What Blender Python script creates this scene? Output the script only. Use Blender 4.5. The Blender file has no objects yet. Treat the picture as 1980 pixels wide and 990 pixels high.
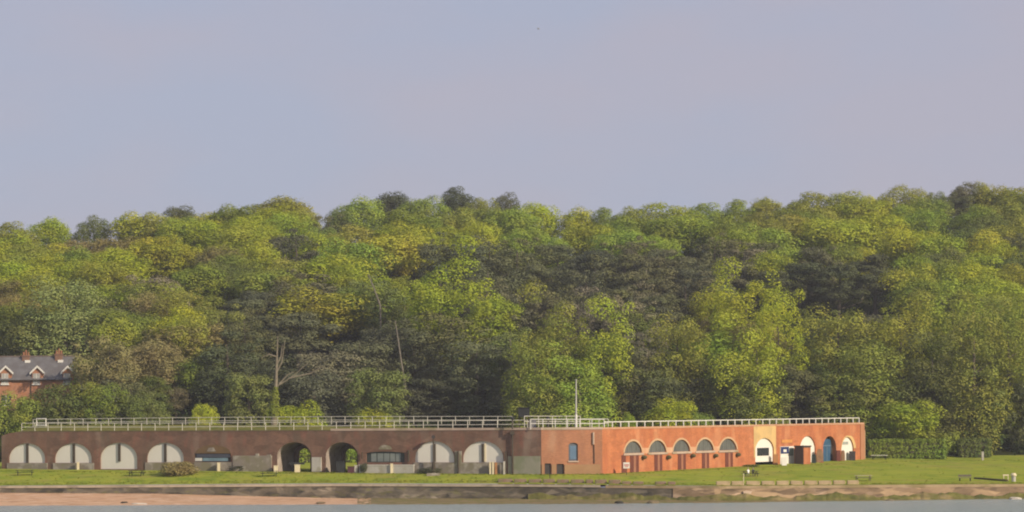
import bpy, bmesh, math, random
import numpy as np
from mathutils import Vector, Matrix
R = math.radians
rng = np.random.default_rng(11)
random.seed(5)
SC = bpy.context.scene
COL = SC.collection

# ------------------------------------------------------------------ camera, sky, sun, exposure
F = 4720.0; CX = 990.0; HY = 800.0; HC = 14.0; ROLL = R(0.4)
cam = bpy.data.cameras.new('camera'); co = bpy.data.objects.new('camera', cam); COL.objects.link(co)
co.location = (0, 0, HC); co.rotation_euler = (R(90), ROLL, 0)
cam.sensor_width = 36; cam.lens = F / 1980 * 36; cam.shift_y = (HY - 495) / 1980
cam.clip_start = 1; cam.clip_end = 12000
SC.camera = co

SUN_EL = 27.0; SUN_A = 38.0           # elevation, and degrees from +x towards the camera
S = Vector((math.cos(R(SUN_EL)) * math.cos(R(SUN_A)), -math.cos(R(SUN_EL)) * math.sin(R(SUN_A)), math.sin(R(SUN_EL))))
sl = bpy.data.lights.new('sun', 'SUN'); sl.energy = 5.0; sl.angle = R(0.6); sl.color = (1.0, 0.86, 0.66)
so = bpy.data.objects.new('sun', sl); COL.objects.link(so)
so.rotation_euler = (-S).to_track_quat('-Z', 'Y').to_euler(); so.location = (200, -100, 300)

W = bpy.data.worlds.new('World'); SC.world = W; W.use_nodes = True
nt = W.node_tree; nt.nodes.clear()
def N(t, typ, **kw):
    n = t.nodes.new(typ)
    for k, v in kw.items(): setattr(n, k, v)
    return n
out = N(nt, 'ShaderNodeOutputWorld')
sky = N(nt, 'ShaderNodeTexSky', sky_type='NISHITA', sun_disc=False)
sky.sun_elevation = R(SUN_EL); sky.sun_rotation = R(90 + SUN_A); sky.dust_density = 2.0; sky.air_density = 1.0
bg1 = N(nt, 'ShaderNodeBackground'); bg1.inputs[1].default_value = 0.10
nt.links.new(sky.outputs[0], bg1.inputs[0])
# thin veil of high haze over the blue: soft mottling between lilac grey and blue grey
tc = N(nt, 'ShaderNodeTexCoord'); mp = N(nt, 'ShaderNodeMapping'); mp.inputs['Scale'].default_value = (5, 5, 13)
nz = N(nt, 'ShaderNodeTexNoise'); nz.inputs['Scale'].default_value = 1.6; nz.inputs['Detail'].default_value = 3
rp = N(nt, 'ShaderNodeValToRGB')
rp.color_ramp.elements[0].position = 0.36; rp.color_ramp.elements[0].color = (0.43, 0.457, 0.59, 1)
rp.color_ramp.elements[1].position = 0.66; rp.color_ramp.elements[1].color = (0.475, 0.455, 0.555, 1)
bg2 = N(nt, 'ShaderNodeBackground'); bg2.inputs[1].default_value = 1.0
mx = N(nt, 'ShaderNodeMixShader'); mx.inputs[0].default_value = 0.86
L_ = nt.links.new
L_(tc.outputs['Generated'], mp.inputs[0]); L_(mp.outputs[0], nz.inputs['Vector']); sxyz = N(nt, 'ShaderNodeSeparateXYZ'); L_(tc.outputs['Generated'], sxyz.inputs[0])
ad = N(nt, 'ShaderNodeMath', operation='MULTIPLY_ADD'); ad.inputs[1].default_value = 0.55; L_(sxyz.outputs[0], ad.inputs[0]); L_(nz.outputs[0], ad.inputs[2]); ad.use_clamp = True
L_(ad.outputs[0], rp.inputs[0])
L_(rp.outputs[0], bg2.inputs[0]); L_(bg1.outputs[0], mx.inputs[1]); L_(bg2.outputs[0], mx.inputs[2]); L_(mx.outputs[0], out.inputs[0])
vs = SC.view_settings; vs.view_transform = 'Standard'; vs.look = 'None'; vs.gamma = 1; vs.exposure = 0.0; vs.use_curve_mapping = False
SC.cycles.max_bounces = 6; SC.cycles.diffuse_bounces = 3; SC.cycles.glossy_bounces = 2; SC.cycles.transmission_bounces = 3
SC.cycles.filter_width = 2.0
SC.cycles.volume_bounces = 0

# ------------------------------------------------------------------ photograph measurements -> world
sn, cs = math.sin(ROLL), math.cos(ROLL)
def unroll(px, py):
    u, v = px - CX, HY - py
    return u * cs + v * sn, v * cs - u * sn
def T(px, py, Y):
    u, v = unroll(px, py)
    return Vector((u * Y / F, Y, HC + v * Y / F))
def proj(p):
    u, v = p[0] / p[1] * F, (p[2] - HC) / p[1] * F
    return CX + u * cs - v * sn, HY - (v * cs + u * sn)

# ------------------------------------------------------------------ materials
MATS = {}
def mk(name, c1, c2=None, scale=1.0, rough=0.85, stain=None, stain_scale=0.25, stain_at=(0.5, 0.62), bump=0.0, stretch=(1, 1, 1), brick=None, metal=0.0, spec=0.3, detail=5, cells=None):
    if name in MATS: return MATS[name]
    m = bpy.data.materials.new(name); m.use_nodes = True; t = m.node_tree
    b = t.nodes['Principled BSDF']; b.inputs['Roughness'].default_value = rough; b.inputs['Metallic'].default_value = metal
    b.inputs['Specular IOR Level'].default_value = spec
    c2 = c2 or tuple(x * 0.75 for x in c1)
    c1, c2 = tuple(x * .88 for x in c1), tuple(x * .88 for x in c2); stain = [tuple(x * .88 for x in q) for q in stain or []]
    co_ = N(t, 'ShaderNodeTexCoord'); ma = N(t, 'ShaderNodeMapping'); ma.inputs['Scale'].default_value = stretch
    t.links.new(co_.outputs['Object'], ma.inputs[0])
    n1 = N(t, 'ShaderNodeTexNoise'); n1.inputs['Scale'].default_value = scale; n1.inputs['Detail'].default_value = detail; n1.inputs['Roughness'].default_value = 0.65
    t.links.new(ma.outputs[0], n1.inputs['Vector'])
    r1 = N(t, 'ShaderNodeValToRGB'); r1.color_ramp.elements[0].position = 0.33; r1.color_ramp.elements[1].position = 0.67
    r1.color_ramp.elements[0].color = (*c2, 1); r1.color_ramp.elements[1].color = (*c1, 1)
    t.links.new(n1.outputs[0], r1.inputs[0]); colr = r1.outputs[0]
    def mixin(fac, a, colour, mode='MIX'):
        q = N(t, 'ShaderNodeMix', data_type='RGBA', blend_type=mode)
        t.links.new(fac, q.inputs[0]); t.links.new(a, q.inputs[6])
        if isinstance(colour, tuple): q.inputs[7].default_value = (*colour, 1)
        else: t.links.new(colour, q.inputs[7])
        return q.outputs[2]
    if brick:
        bt = N(t, 'ShaderNodeTexBrick'); bt.inputs['Scale'].default_value = 1.0
        bt.inputs['Brick Width'].default_value = brick[0]; bt.inputs['Row Height'].default_value = brick[1]; bt.inputs['Mortar Size'].default_value = brick[2]
        bt.inputs['Color1'].default_value = (1.12, 1.1, 1.08, 1); bt.inputs['Color2'].default_value = (0.86, 0.85, 0.86, 1); bt.inputs['Mortar'].default_value = (*brick[3], 1)
        uv = N(t, 'ShaderNodeUVMap'); t.links.new(uv.outputs[0], bt.inputs['Vector'])
        q = N(t, 'ShaderNodeMix', data_type='RGBA', blend_type='MULTIPLY'); q.inputs[0].default_value = 1.0
        t.links.new(colr, q.inputs[6]); t.links.new(bt.outputs[0], q.inputs[7]); colr = q.outputs[2]
    for i, st in enumerate(stain or []):
        n2 = N(t, 'ShaderNodeTexNoise'); n2.inputs['Scale'].default_value = stain_scale * (1 + 0.7 * i); n2.inputs['Detail'].default_value = 6
        m2 = N(t, 'ShaderNodeMapping'); m2.inputs['Location'].default_value = (13.1 * (i + 1), 7.7 * i, 3.3 * i); m2.inputs['Scale'].default_value = stretch
        t.links.new(co_.outputs['Object'], m2.inputs[0]); t.links.new(m2.outputs[0], n2.inputs['Vector'])
        mr = N(t, 'ShaderNodeMapRange'); mr.inputs[1].default_value = stain_at[0]; mr.inputs[2].default_value = stain_at[1]; mr.inputs[4].default_value = 0.8
        t.links.new(n2.outputs[0], mr.inputs[0]); colr = mixin(mr.outputs[0], colr, st)
    if cells:
        vo = N(t, 'ShaderNodeTexVoronoi'); vo.inputs['Scale'].default_value = 1.0; m3 = N(t, 'ShaderNodeMapping'); m3.inputs['Scale'].default_value = cells[:3]
        t.links.new(co_.outputs['Object'], m3.inputs[0]); t.links.new(m3.outputs[0], vo.inputs['Vector'])
        sp_ = N(t, 'ShaderNodeSeparateColor'); t.links.new(vo.outputs['Color'], sp_.inputs[0]); m4 = N(t, 'ShaderNodeMapRange'); m4.inputs[3].default_value = 1 - cells[3]; m4.inputs[4].default_value = 1 + cells[3]
        t.links.new(sp_.outputs[0], m4.inputs[0]); q = N(t, 'ShaderNodeMix', data_type='RGBA', blend_type='MULTIPLY'); q.inputs[0].default_value = 1.0
        t.links.new(colr, q.inputs[6]); t.links.new(m4.outputs[0], q.inputs[7]); colr = q.outputs[2]
    t.links.new(colr, b.inputs['Base Color'])
    if bump:
        bp = N(t, 'ShaderNodeBump'); bp.inputs['Strength'].default_value = bump; bp.inputs['Distance'].default_value = 0.15
        t.links.new(n1.outputs[0], bp.inputs['Height']); t.links.new(bp.outputs[0], b.inputs['Normal'])
    MATS[name] = m
    return m

def leafmat(name, trans=0.3):
    m = bpy.data.materials.new(name); m.use_nodes = True; t = m.node_tree; t.nodes.clear()
    o = N(t, 'ShaderNodeOutputMaterial'); oi = N(t, 'ShaderNodeObjectInfo'); ge = N(t, 'ShaderNodeNewGeometry')
    co_ = N(t, 'ShaderNodeTexCoord'); n1 = N(t, 'ShaderNodeTexNoise'); n1.inputs['Scale'].default_value = 0.22; n1.inputs['Detail'].default_value = 2
    t.links.new(co_.outputs['Object'], n1.inputs['Vector'])
    hs = N(t, 'ShaderNodeHueSaturation')
    mr = N(t, 'ShaderNodeMapRange'); mr.inputs[3].default_value = 0.95; mr.inputs[4].default_value = 1.06
    t.links.new(ge.outputs['Random Per Island'], mr.inputs[0]); t.links.new(mr.outputs[0], hs.inputs['Value'])
    mh = N(t, 'ShaderNodeMapRange'); mh.inputs[1].default_value = 0.3; mh.inputs[2].default_value = 0.7; mh.inputs[3].default_value = 0.478; mh.inputs[4].default_value = 0.518
    t.links.new(n1.outputs[0], mh.inputs[0]); t.links.new(mh.outputs[0], hs.inputs['Hue']); t.links.new(oi.outputs['Color'], hs.inputs['Color'])
    d = N(t, 'ShaderNodeBsdfDiffuse'); tr = N(t, 'ShaderNodeBsdfTranslucent'); mx_ = N(t, 'ShaderNodeMixShader'); mx_.inputs[0].default_value = trans
    t.links.new(hs.outputs[0], d.inputs[0]); t.links.new(hs.outputs[0], tr.inputs[0])
    t.links.new(d.outputs[0], mx_.inputs[1]); t.links.new(tr.outputs[0], mx_.inputs[2]); t.links.new(mx_.outputs[0], o.inputs[0])
    return m
LEAF = leafmat('leaf', 0.28); NEEDLE = leafmat('needle', 0.12)
bark = mk('bark', (0.16, 0.13, 0.10), (0.08, 0.065, 0.05), 1.5)
palebark = mk('pale_bark', (0.36, 0.31, 0.26), (0.22, 0.19, 0.15), 1.2)

# ------------------------------------------------------------------ mesh helpers
def root_offset(p):
    o = Vector((0, 0, 0))
    while p is not None: o += p.location; p = p.parent
    return o
class MB:
    def __init__(s): s.v = []; s.f = []; s.u = []
    def face(s, pts, uv=None):
        i = len(s.v); s.v += [Vector(p) for p in pts]; s.f.append(tuple(range(i, i + len(pts)))); s.u += uv or [(0, 0)] * len(pts)
    def hexa(s, c):   # c: 8 corners, bottom 4 then top 4
        for q in ((0, 3, 2, 1), (4, 5, 6, 7), (0, 1, 5, 4), (1, 2, 6, 5), (2, 3, 7, 6), (3, 0, 4, 7)): s.face([c[k] for k in q])
        return s
    def box(s, c, d, rz=0.0, M=None):
        x, y, z = d[0] / 2, d[1] / 2, d[2] / 2
        Q = M or Matrix.Rotation(rz, 3, 'Z'); c = Vector(c)
        return s.hexa([c + Q @ Vector(p) for p in ((-x, -y, -z), (x, -y, -z), (x, y, -z), (-x, y, -z), (-x, -y, z), (x, -y, z), (x, y, z), (-x, y, z))])
    def tube(s, pts, r, n=8):
        pts = [Vector(p) for p in pts]; r = r if isinstance(r, (list, tuple)) else [r] * len(pts)
        rings = []
        for i, p in enumerate(pts):
            d = (pts[min(i + 1, len(pts) - 1)] - pts[max(i - 1, 0)]).normalized()
            a = d.orthogonal().normalized(); b = d.cross(a)
            rings.append([p + (a * math.cos(6.2832 * k / n) + b * math.sin(6.2832 * k / n)) * r[i] for k in range(n)])
        for i in range(len(rings) - 1):
            for k in range(n): s.face([rings[i][k], rings[i][(k + 1) % n], rings[i + 1][(k + 1) % n], rings[i + 1][k]])
        s.face(rings[0][::-1]); s.face(rings[-1]); return s
    def prism(s, poly, off):   # planar polygon (world points) extruded by vector off
        poly = [Vector(p) for p in poly]; off = Vector(off); q = [p + off for p in poly]; n = len(poly)
        s.face(poly); s.face(q[::-1])
        for i in range(n): s.face([poly[i], q[i], q[(i + 1) % n], poly[(i + 1) % n]])
        return s
    def ball(s, c, r, n=10, sc=(1, 1, 1)):
        c = Vector(c)
        P = lambda i, j: c + Vector((math.sin(math.pi * i / n) * math.cos(6.2832 * j / (2 * n)) * sc[0], math.sin(math.pi * i / n) * math.sin(6.2832 * j / (2 * n)) * sc[1], math.cos(math.pi * i / n) * sc[2])) * r
        for i in range(n):
            for j in range(2 * n): s.face([P(i, j), P(i + 1, j), P(i + 1, j + 1), P(i, j + 1)] if 0 < i < n - 1 else ([P(0, 0), P(1, j), P(1, j + 1)] if i == 0 else [P(i, j), P(n, 0), P(i, j + 1)]))
        return s
    def build(s, name, mat, parent=None, merge=True, smooth=False):
        off = root_offset(parent)
        me = bpy.data.meshes.new(name); me.from_pydata([tuple(p - off) for p in s.v], [], s.f)
        ul = me.uv_layers.new(name='UVMap'); ul.data.foreach_set('uv', [x for uv in s.u for x in uv])
        if merge:
            bm = bmesh.new(); bm.from_mesh(me); bmesh.ops.remove_doubles(bm, verts=bm.verts, dist=0.0005); bmesh.ops.recalc_face_normals(bm, faces=bm.faces); bm.to_mesh(me); bm.free()
        if smooth: me.polygons.foreach_set('use_smooth', [True] * len(me.polygons))
        me.materials.append(mat)
        o = bpy.data.objects.new(name, me); COL.objects.link(o); o.parent = parent
        return o
def tag(o, label=None, cat=None, group=None, kind=None):
    for k, v in (('label', label), ('category', cat), ('group', group), ('kind', kind)):
        if v: o[k] = v
    return o
def thing(name, loc, label, cat, group=None):
    o = bpy.data.objects.new(name, None); COL.objects.link(o); o.location = loc; o.empty_display_size = 0.2
    return tag(o, label, cat, group)
def copy_tree(o, parent=None):
    c = o.copy(); COL.objects.link(c); c.parent = parent
    for ch in list(o.children): copy_tree(ch, c)
    return c
def lerp_tab(tab, x):
    return float(np.interp(x, [a for a, _ in tab], [b for _, b in tab]))

# ------------------------------------------------------------------ the terrain
WALL = [(-900, 946, 414), (0, 940, 404), (650, 936, 398), (990, 937, 392), (1384, 940, 383), (1660, 938, 384.5), (1980, 936, 387.5), (2900, 932, 396)]
WP = [T(*w) for w in WALL]
def ys(X): return float(np.interp(X, [p.x for p in WP], [p.y for p in WP]))
def zs(X): return float(np.interp(X, [p.x for p in WP], [p.z for p in WP]))
PL = T(2, 898, 432); PC = T(1047, 916, 400); PD = T(1165, 917, 402); PR = T(1671, 888, 475)
for p in (PC, PD): p.z = 4.0
FL = [(-220, 470, 5.0), (PL.x, PL.y, 4.9), (-60, 418, 4.6), (-20, 407, 4.2), (PC.x, PC.y, 4.05), (PD.x, PD.y, 4.0), (40, 437, 4.3), (PR.x, PR.y, 4.65), (90, 482, 4.3), (220, 486, 4.0)]
def yf(X): return float(np.interp(X, [a[0] for a in FL], [a[1] for a in FL]))
def zf(X): return float(np.interp(X, [a[0] for a in FL], [a[2] for a in FL]))
SKY = [(-300, 445), (0, 432), (60, 424), (100, 420), (140, 424), (200, 422), (265, 413), (310, 412), (350, 402), (400, 400), (470, 396), (500, 384), (550, 381), (600, 388), (632, 400), (680, 392), (720, 380), (755, 374), (800, 378), (850, 382), (885, 370), (930, 378), (978, 380), (1010, 392), (1045, 396), (1075, 407), (1120, 404), (1165, 406), (1215, 404), (1280, 396), (1350, 397), (1410, 394), (1450, 388), (1490, 379), (1540, 378), (1600, 372), (1660, 372), (1710, 376), (1750, 361), (1800, 364), (1830, 358), (1860, 350), (1900, 354), (1940, 361), (1980, 362), (2300, 372)]
YR = 690.0
def ridge(X):
    px = CX + X / YR * F
    _, v = unroll(px, lerp_tab(SKY, px)); return HC + v * YR / F - 13.5
def ground(X, Y):
    a, b = ys(X), yf(X)
    if Y <= b: t = max(0.0, (Y - a) / max(b - a, 1)); return zs(X) + (zf(X) - zs(X)) * (t ** 0.85)
    if Y <= 489: return zf(X) + (5.0 - zf(X)) * (Y - b) / max(489 - b, 1)
    if Y <= 532: t = (Y - 489) / 43; return 5 + 16 * t * t * (3 - 2 * t) * 0.5 + 8 * t
    if Y <= YR: t = (Y - 532) / (YR - 532); return 21 + (ridge(X) - 21) * (t ** 0.9)
    if Y <= 900: return ridge(X) - (Y - YR) * 0.05
    return max(0.5, ridge(X) - 10.5 - (Y - 900) * 0.05)
def G(px, py):
    u, v = unroll(px, py)
    for k in range(3000):
        Y = 374 + k * 0.05; X = u * Y / F
        if Y > ys(X) and HC + v * Y / F <= ground(X, Y): return Vector((X, Y, ground(X, Y)))
    return Vector((u * 480 / F, 480, 4.5))

lawn = mk('lawn_grass', (0.315, 0.345, 0.048), (0.23, 0.285, 0.038), 0.16, 1.0, stain=[(0.30, 0.27, 0.07), (0.16, 0.23, 0.03), (.33, .34, .05)], stain_scale=0.14, stain_at=(0.5, 0.66), bump=0.3, stretch=(1, 1, 1), spec=0.0)
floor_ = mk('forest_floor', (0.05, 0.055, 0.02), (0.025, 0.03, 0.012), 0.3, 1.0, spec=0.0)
xs = list(np.arange(-260, 261, 4.0)); xs = [-1500, -700, -400] + xs + [400, 700, 1500]
rows = []
for X in xs:
    a, b = ys(X), yf(X)
    ylist = [a + 0.5 + (b - a - 0.5) * j / 24 for j in range(25)] + [b + (489 - b) * j / 6 for j in range(1, 7)]
    ylist += [489 + 6.0 * j for j in range(1, 8)] + [537 + 9 * j for j in range(0, 18)] + [720, 780, 900, 1100, 1600, 3000, 6000]
    rows.append([(X, y, ground(X, y)) for y in ylist])
nl = len(rows[0])
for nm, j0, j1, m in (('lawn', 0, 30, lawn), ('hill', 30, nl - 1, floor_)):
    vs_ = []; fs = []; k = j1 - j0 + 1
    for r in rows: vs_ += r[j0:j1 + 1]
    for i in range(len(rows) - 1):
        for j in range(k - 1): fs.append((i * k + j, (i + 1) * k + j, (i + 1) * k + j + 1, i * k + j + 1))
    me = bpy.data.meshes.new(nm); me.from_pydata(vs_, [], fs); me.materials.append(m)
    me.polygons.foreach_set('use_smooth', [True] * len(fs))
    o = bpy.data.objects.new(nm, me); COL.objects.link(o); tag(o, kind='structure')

# water
wm = bpy.data.materials.new('sea_water'); wm.use_nodes = True; t = wm.node_tree; b = t.nodes['Principled BSDF']
b.inputs['Base Color'].default_value = (0.27, 0.325, 0.33, 1); b.inputs['Roughness'].default_value = 0.22; b.inputs['IOR'].default_value = 1.33; b.inputs['Specular IOR Level'].default_value = 0.4
tc_ = N(t, 'ShaderNodeTexCoord'); ma = N(t, 'ShaderNodeMapping'); ma.inputs['Scale'].default_value = (0.12, 0.5, 1)
n1 = N(t, 'ShaderNodeTexNoise'); n1.inputs['Scale'].default_value = 1.1; n1.inputs['Detail'].default_value = 6; n1.inputs['Roughness'].default_value = 0.6
bp = N(t, 'ShaderNodeBump'); bp.inputs['Strength'].default_value = 1.0; bp.inputs['Distance'].default_value = 1.2
t.links.new(tc_.outputs['Object'], ma.inputs[0]); t.links.new(ma.outputs[0], n1.inputs['Vector']); t.links.new(n1.outputs[0], bp.inputs['Height']); t.links.new(bp.outputs[0], b.inputs['Normal'])
w = MB(); w.face([(-4000, -3000, 0), (4000, -3000, 0), (4000, 418, 0), (-4000, 418, 0)])
tag(w.build('water', wm), kind='structure')

# beach and weedy foreshore
BASE = [(-900, 1.7), (0, 1.50), (300, 1.30), (500, 0.8), (650, 0.45), (990, 0.40), (1180, 0.35), (1400, 0.25), (1980, 0.1), (2900, 0.1)]
LINE = [(-900, 388), (0, 386), (300, 385), (500, 383.5), (700, 381), (990, 378), (1200, 376.5), (1390, 378), (1660, 381.5), (1980, 385.5), (2900, 394)]
def shore(name, p0, p1, mat, seed, lift=0.0):
    r = np.random.default_rng(seed); V = []; f = []; cols = np.arange(p0, p1 + 1, 6.0); K = 22
    for px in cols:
        yl = lerp_tab(LINE, px) + 0.5 * math.sin(px * 0.021) + 0.35 * math.sin(px * 0.063 + 1)
        X = (px - CX) * yl / F; yw = ys(X) + 0.3; zb = lerp_tab(BASE, px)
        for j in range(K):
            tt = j / (K - 1); y = yl - 6 + (yw - yl + 6) * tt
            z = (y - yl) / max(yw - yl, 1) * zb if y > yl else (y - yl) * 0.08
            z += lift + (r.random() - 0.5) * 0.07 * (1 if j < K - 1 else 0)
            V.append(((px - CX) * y / F, y, z))
    for i in range(len(cols) - 1):
        for j in range(K - 1): f.append((i * K + j, (i + 1) * K + j, (i + 1) * K + j + 1, i * K + j + 1))
    me = bpy.data.meshes.new(name); me.from_pydata(V, [], f); me.materials.append(mat); me.polygons.foreach_set('use_smooth', [True] * len(f))
    o = bpy.data.objects.new(name, me); COL.objects.link(o); return tag(o, kind='structure')
sand = mk('beach_sand', (0.62, 0.39, 0.24), (0.50, 0.30, 0.18), 0.9, 1.0, stain=[(0.40, 0.24, 0.14), (.66, .46, .32)], stain_scale=0.5, stretch=(0.4, 1.6, 1), bump=0.4, spec=0.1)
weed = mk('weedy_shingle', (0.25, 0.19, 0.09), (0.13, 0.12, 0.045), 0.7, 0.95, stain=[(0.16, 0.17, 0.04), (0.30, 0.20, 0.12)], stain_scale=0.35, stretch=(0.5, 1.2, 1), bump=0.6, spec=0.15)
shore('beach', -700, 720, sand, 3); shore('foreshore', 690, 2700, weed, 4, 0.004)

# ------------------------------------------------------------------ sea wall
dark_stone = mk('weathered_wall', (0.20, 0.165, 0.12), (0.085, 0.075, 0.058), 0.45, 0.95, stain=[(0.30, 0.25, 0.19), (0.06, 0.058, 0.05), (0.15, 0.14, 0.06)], stain_scale=0.5, stain_at=(0.55, 0.66), stretch=(0.55, 0.55, 1.4), cells=(.45, .3, 1.3, .42), bump=0.6)
tan_stone = mk('tan_wall', (0.42, 0.29, 0.17), (0.26, 0.18, 0.11), 0.4, 0.95, stain=[(0.50, 0.36, 0.25), (0.17, 0.12, 0.075)], stain_scale=0.55, stain_at=(0.55, 0.66), stretch=(0.5, 0.5, 1.6), cells=(.3, .3, 1.1, .34), bump=0.6)
weed_stone = mk('weed_covered_wall', (0.17, 0.155, 0.04), (0.085, 0.095, 0.025), 0.5, 0.95, stain=[(0.25, 0.19, 0.09)], stain_scale=0.5, stretch=(0.5, 0.5, 1.2), cells=(1.1, .5, 2.2, .2), bump=0.6)
conc = mk('pale_coping', (0.55, 0.46, 0.34), (0.42, 0.35, 0.26), 0.4, 0.9, stain=[(0.30, 0.25, 0.18)], stain_scale=0.5)
sw = thing('sea_wall', (0, 395, 0), 'long weathered stone sea wall between the lawn and the water', 'sea wall')
def wallstrip(p0, p1, zlo, ztop_off, fwd0, fwd1, back, step=20, jit=0.0, lo_fn=None, zj=0.0):
    m = MB(); cols = list(np.arange(p0, p1 + 0.1, step)); pr = None; s = 0.0
    for px in cols:
        Yc = lerp_tab([(a, c) for a, _, c in WALL], px)
        X = (px - CX) * Yc / F; y = ys(X); z1 = zs(X) + ztop_off + zj * (math.sin(px * .11) * .3 + math.sin(px * .031 + 2) * .5 + random.uniform(-.25, .25)); z0 = (lo_fn(px) if lo_fn else zlo)
        j = (random.random() - 0.5) * jit
        cur = (Vector((X, y - fwd0 + j, z0)), Vector((X, y - fwd1 + j, z1)), Vector((X, y + back, z1)), Vector((X, y + back, z0)), s + X)
        if pr:
            u0, u1 = pr[4], cur[4]
            m.face([pr[0], cur[0], cur[1], pr[1]], [(u0, z0), (u1, z0), (u1, z1), (u0, z1)])
            m.face([pr[1], cur[1], cur[2], pr[2]]); m.face([pr[2], cur[2], cur[3], pr[3]]); m.face([pr[3], cur[3], cur[0], pr[0]])
        else: m.face([cur[0], cur[1], cur[2], cur[3]])
        pr = cur
    m.face([pr[3], pr[2], pr[1], pr[0]]); return m
wallstrip(-700, 1300, -0.6, -0.34, 0.35, 0.0, 0.9, jit=0.12).build('weathered_face', dark_stone, sw)
wallstrip(1300, 2700, -0.6, -0.34, 0.45, 0.0, 0.9, jit=0.16).build('tan_face', tan_stone, sw)
wallstrip(-700, 1170, 0, 0.03, 0.12, 0.12, 1.6, lo_fn=lambda p: zs((p - CX) * lerp_tab([(a, c) for a, _, c in WALL], p) / F) - 0.34).build('coping', conc, sw)
wallstrip(1170, 2700, -0.6, 0.0, 0.06, 0.06, 1.4, lo_fn=lambda p: zs((p - CX) * 384 / F) - 0.42).build('edge_slab', mk('edge_stone', (0.50, 0.37, 0.22), (0.36, 0.26, 0.15), 0.4, 0.95, stain=[(0.28, 0.22, 0.10)], stain_scale=0.4), sw)
wallstrip(1020, 2700, -0.6, -1.5, 2.0, 1.1, 0.0, step=7, jit=0.12, zj=.5).build('weedy_footing', weed_stone, sw)

# ------------------------------------------------------------------ the fort
class Frame:
    def __init__(s, a, b):
        s.a = Vector((a.x, a.y, 0)); s.l = Vector((b.x - a.x, b.y - a.y, 0)); s.len = s.l.length; s.l.normalize()
        s.n = Vector((s.l.y, -s.l.x, 0))
        if s.n.y > 0: s.n = -s.n
    def p(s, q, z, o=0.0): return s.a + s.l * q + s.n * o + Vector((0, 0, z))
    def sp(s, px, py=875, o=0.0):       # distance along the wall seen at pixel column px
        u, _ = unroll(px, py); k = u / F; A = s.a + s.n * o
        return (k * A.y - A.x) / (s.l.x - k * s.l.y)
    def z(s, px, py, o=0.0):
        P = s.p(s.sp(px, py, o), 0, o); _, v = unroll(px, py); return HC + v * P.y / F
    def box(s, m, q0, q1, z0, z1, o0, o1):
        m.hexa([s.p(q0, z0, o0), s.p(q1, z0, o0), s.p(q1, z0, o1), s.p(q0, z0, o1), s.p(q0, z1, o0), s.p(q1, z1, o0), s.p(q1, z1, o1), s.p(q0, z1, o1)]); return m
    def pbox(s, m, x0, x1, y0, y1, o0, o1):   # same from pixel columns and rows (y0 top, y1 bottom)
        xm = (x0 + x1) / 2
        return s.box(m, s.sp(x0, (y0 + y1) / 2), s.sp(x1, (y0 + y1) / 2), s.z(xm, y1), s.z(xm, y0), o0, o1)
FA = Frame(PL, PC); FB = Frame(PC, PD); FC = Frame(PD, PR)
class Op:   # an arched (or square) opening: pixel left, right, top, spring, bottom
    def __init__(s, fr, x0, x1, yt, ysp, yb):
        xm = (x0 + x1) / 2; s.a, s.b = fr.sp(x0), fr.sp(x1); s.c = (s.a + s.b) / 2; s.hw = (s.b - s.a) / 2
        s.zt, s.zs, s.zb = fr.z(xm, yt), fr.z(xm, ysp), (fr.z(xm, yb) if yb else None); s.pw = 1.0
    def arc(s, n=18): return [(s.c - s.hw * math.cos(math.pi * i / n), s.zs + (s.zt - s.zs) * math.sin(math.pi * i / n) ** s.pw) for i in range(n + 1)]
    def poly(s, zb=None, g=0.0):
        zb = s.zb if zb is None else zb
        return [(s.a, zb)] + [q for q in s.arc()] + [(s.b, zb)] if s.zt > s.zs + .01 else [(s.a, zb), (s.a, s.zt), (s.b, s.zt), (s.b, zb)]
def arched_wall(fr, q0, q1, z0, topf, ops, o=0.0, reveal=0.3):
    m = MB()
    def col(a, b, za, zb_, zc, zd):    # bottom z at a,b ; top z at a,b
        m.face([fr.p(a, za, o), fr.p(b, zb_, o), fr.p(b, zd, o), fr.p(a, zc, o)], [(a, za), (b, zb_), (b, zd), (a, zc)])
    def solid(a, b):
        n = max(1, int((b - a) / 3))
        for i in range(n): x0, x1 = a + (b - a) * i / n, a + (b - a) * (i + 1) / n; col(x0, x1, z0, z0, topf(x0), topf(x1))
    x = q0
    for op in sorted(ops, key=lambda k: k.a):
        solid(x, op.a)
        arc = op.arc() if op.zt > op.zs + .01 else [(op.a, op.zt), (op.b, op.zt)]
        for (a, za), (b, zb_) in zip(arc, arc[1:]): col(a, b, za, zb_, topf(a), topf(b))
        bot = op.zb if op.zb is not None else z0
        if op.zb is not None and op.zb > z0 + .01: col(op.a, op.b, z0, z0, bot, bot)
        out_ = [(op.a, bot)] + arc + [(op.b, bot)]; rv = getattr(op, 'reveal', reveal)
        for (a, za), (b, zb_) in list(zip(out_, out_[1:])) + [((op.b, bot), (op.a, bot))]:
            if rv > 0 and abs(a - b) + abs(za - zb_) > 1e-4: m.face([fr.p(a, za, o), fr.p(a, za, o - rv), fr.p(b, zb_, o - rv), fr.p(b, zb_, o)], [(a, za), (a, za + rv), (b, zb_ + rv), (b, zb_)])
        x = op.b
    solid(x, q1); return m
BR = (0.45, 0.15, 0.014, (0.86, 0.86, 0.84))
brick_dull = mk('weathered_shaded_brick', (0.235, 0.132, 0.09), (0.175, 0.105, 0.075), 0.3, 0.95, stain=[(0.285, 0.205, 0.155), (0.135, 0.10, 0.068), (0.245, 0.105, 0.073)], stain_scale=0.2, stain_at=(0.54, 0.72), brick=BR, cells=(.5, .5, 1.0, .16), stretch=(1.7, 1.7, .5), bump=0.3)  # weathered tone, with part of the wing's shade put into its colour
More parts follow.
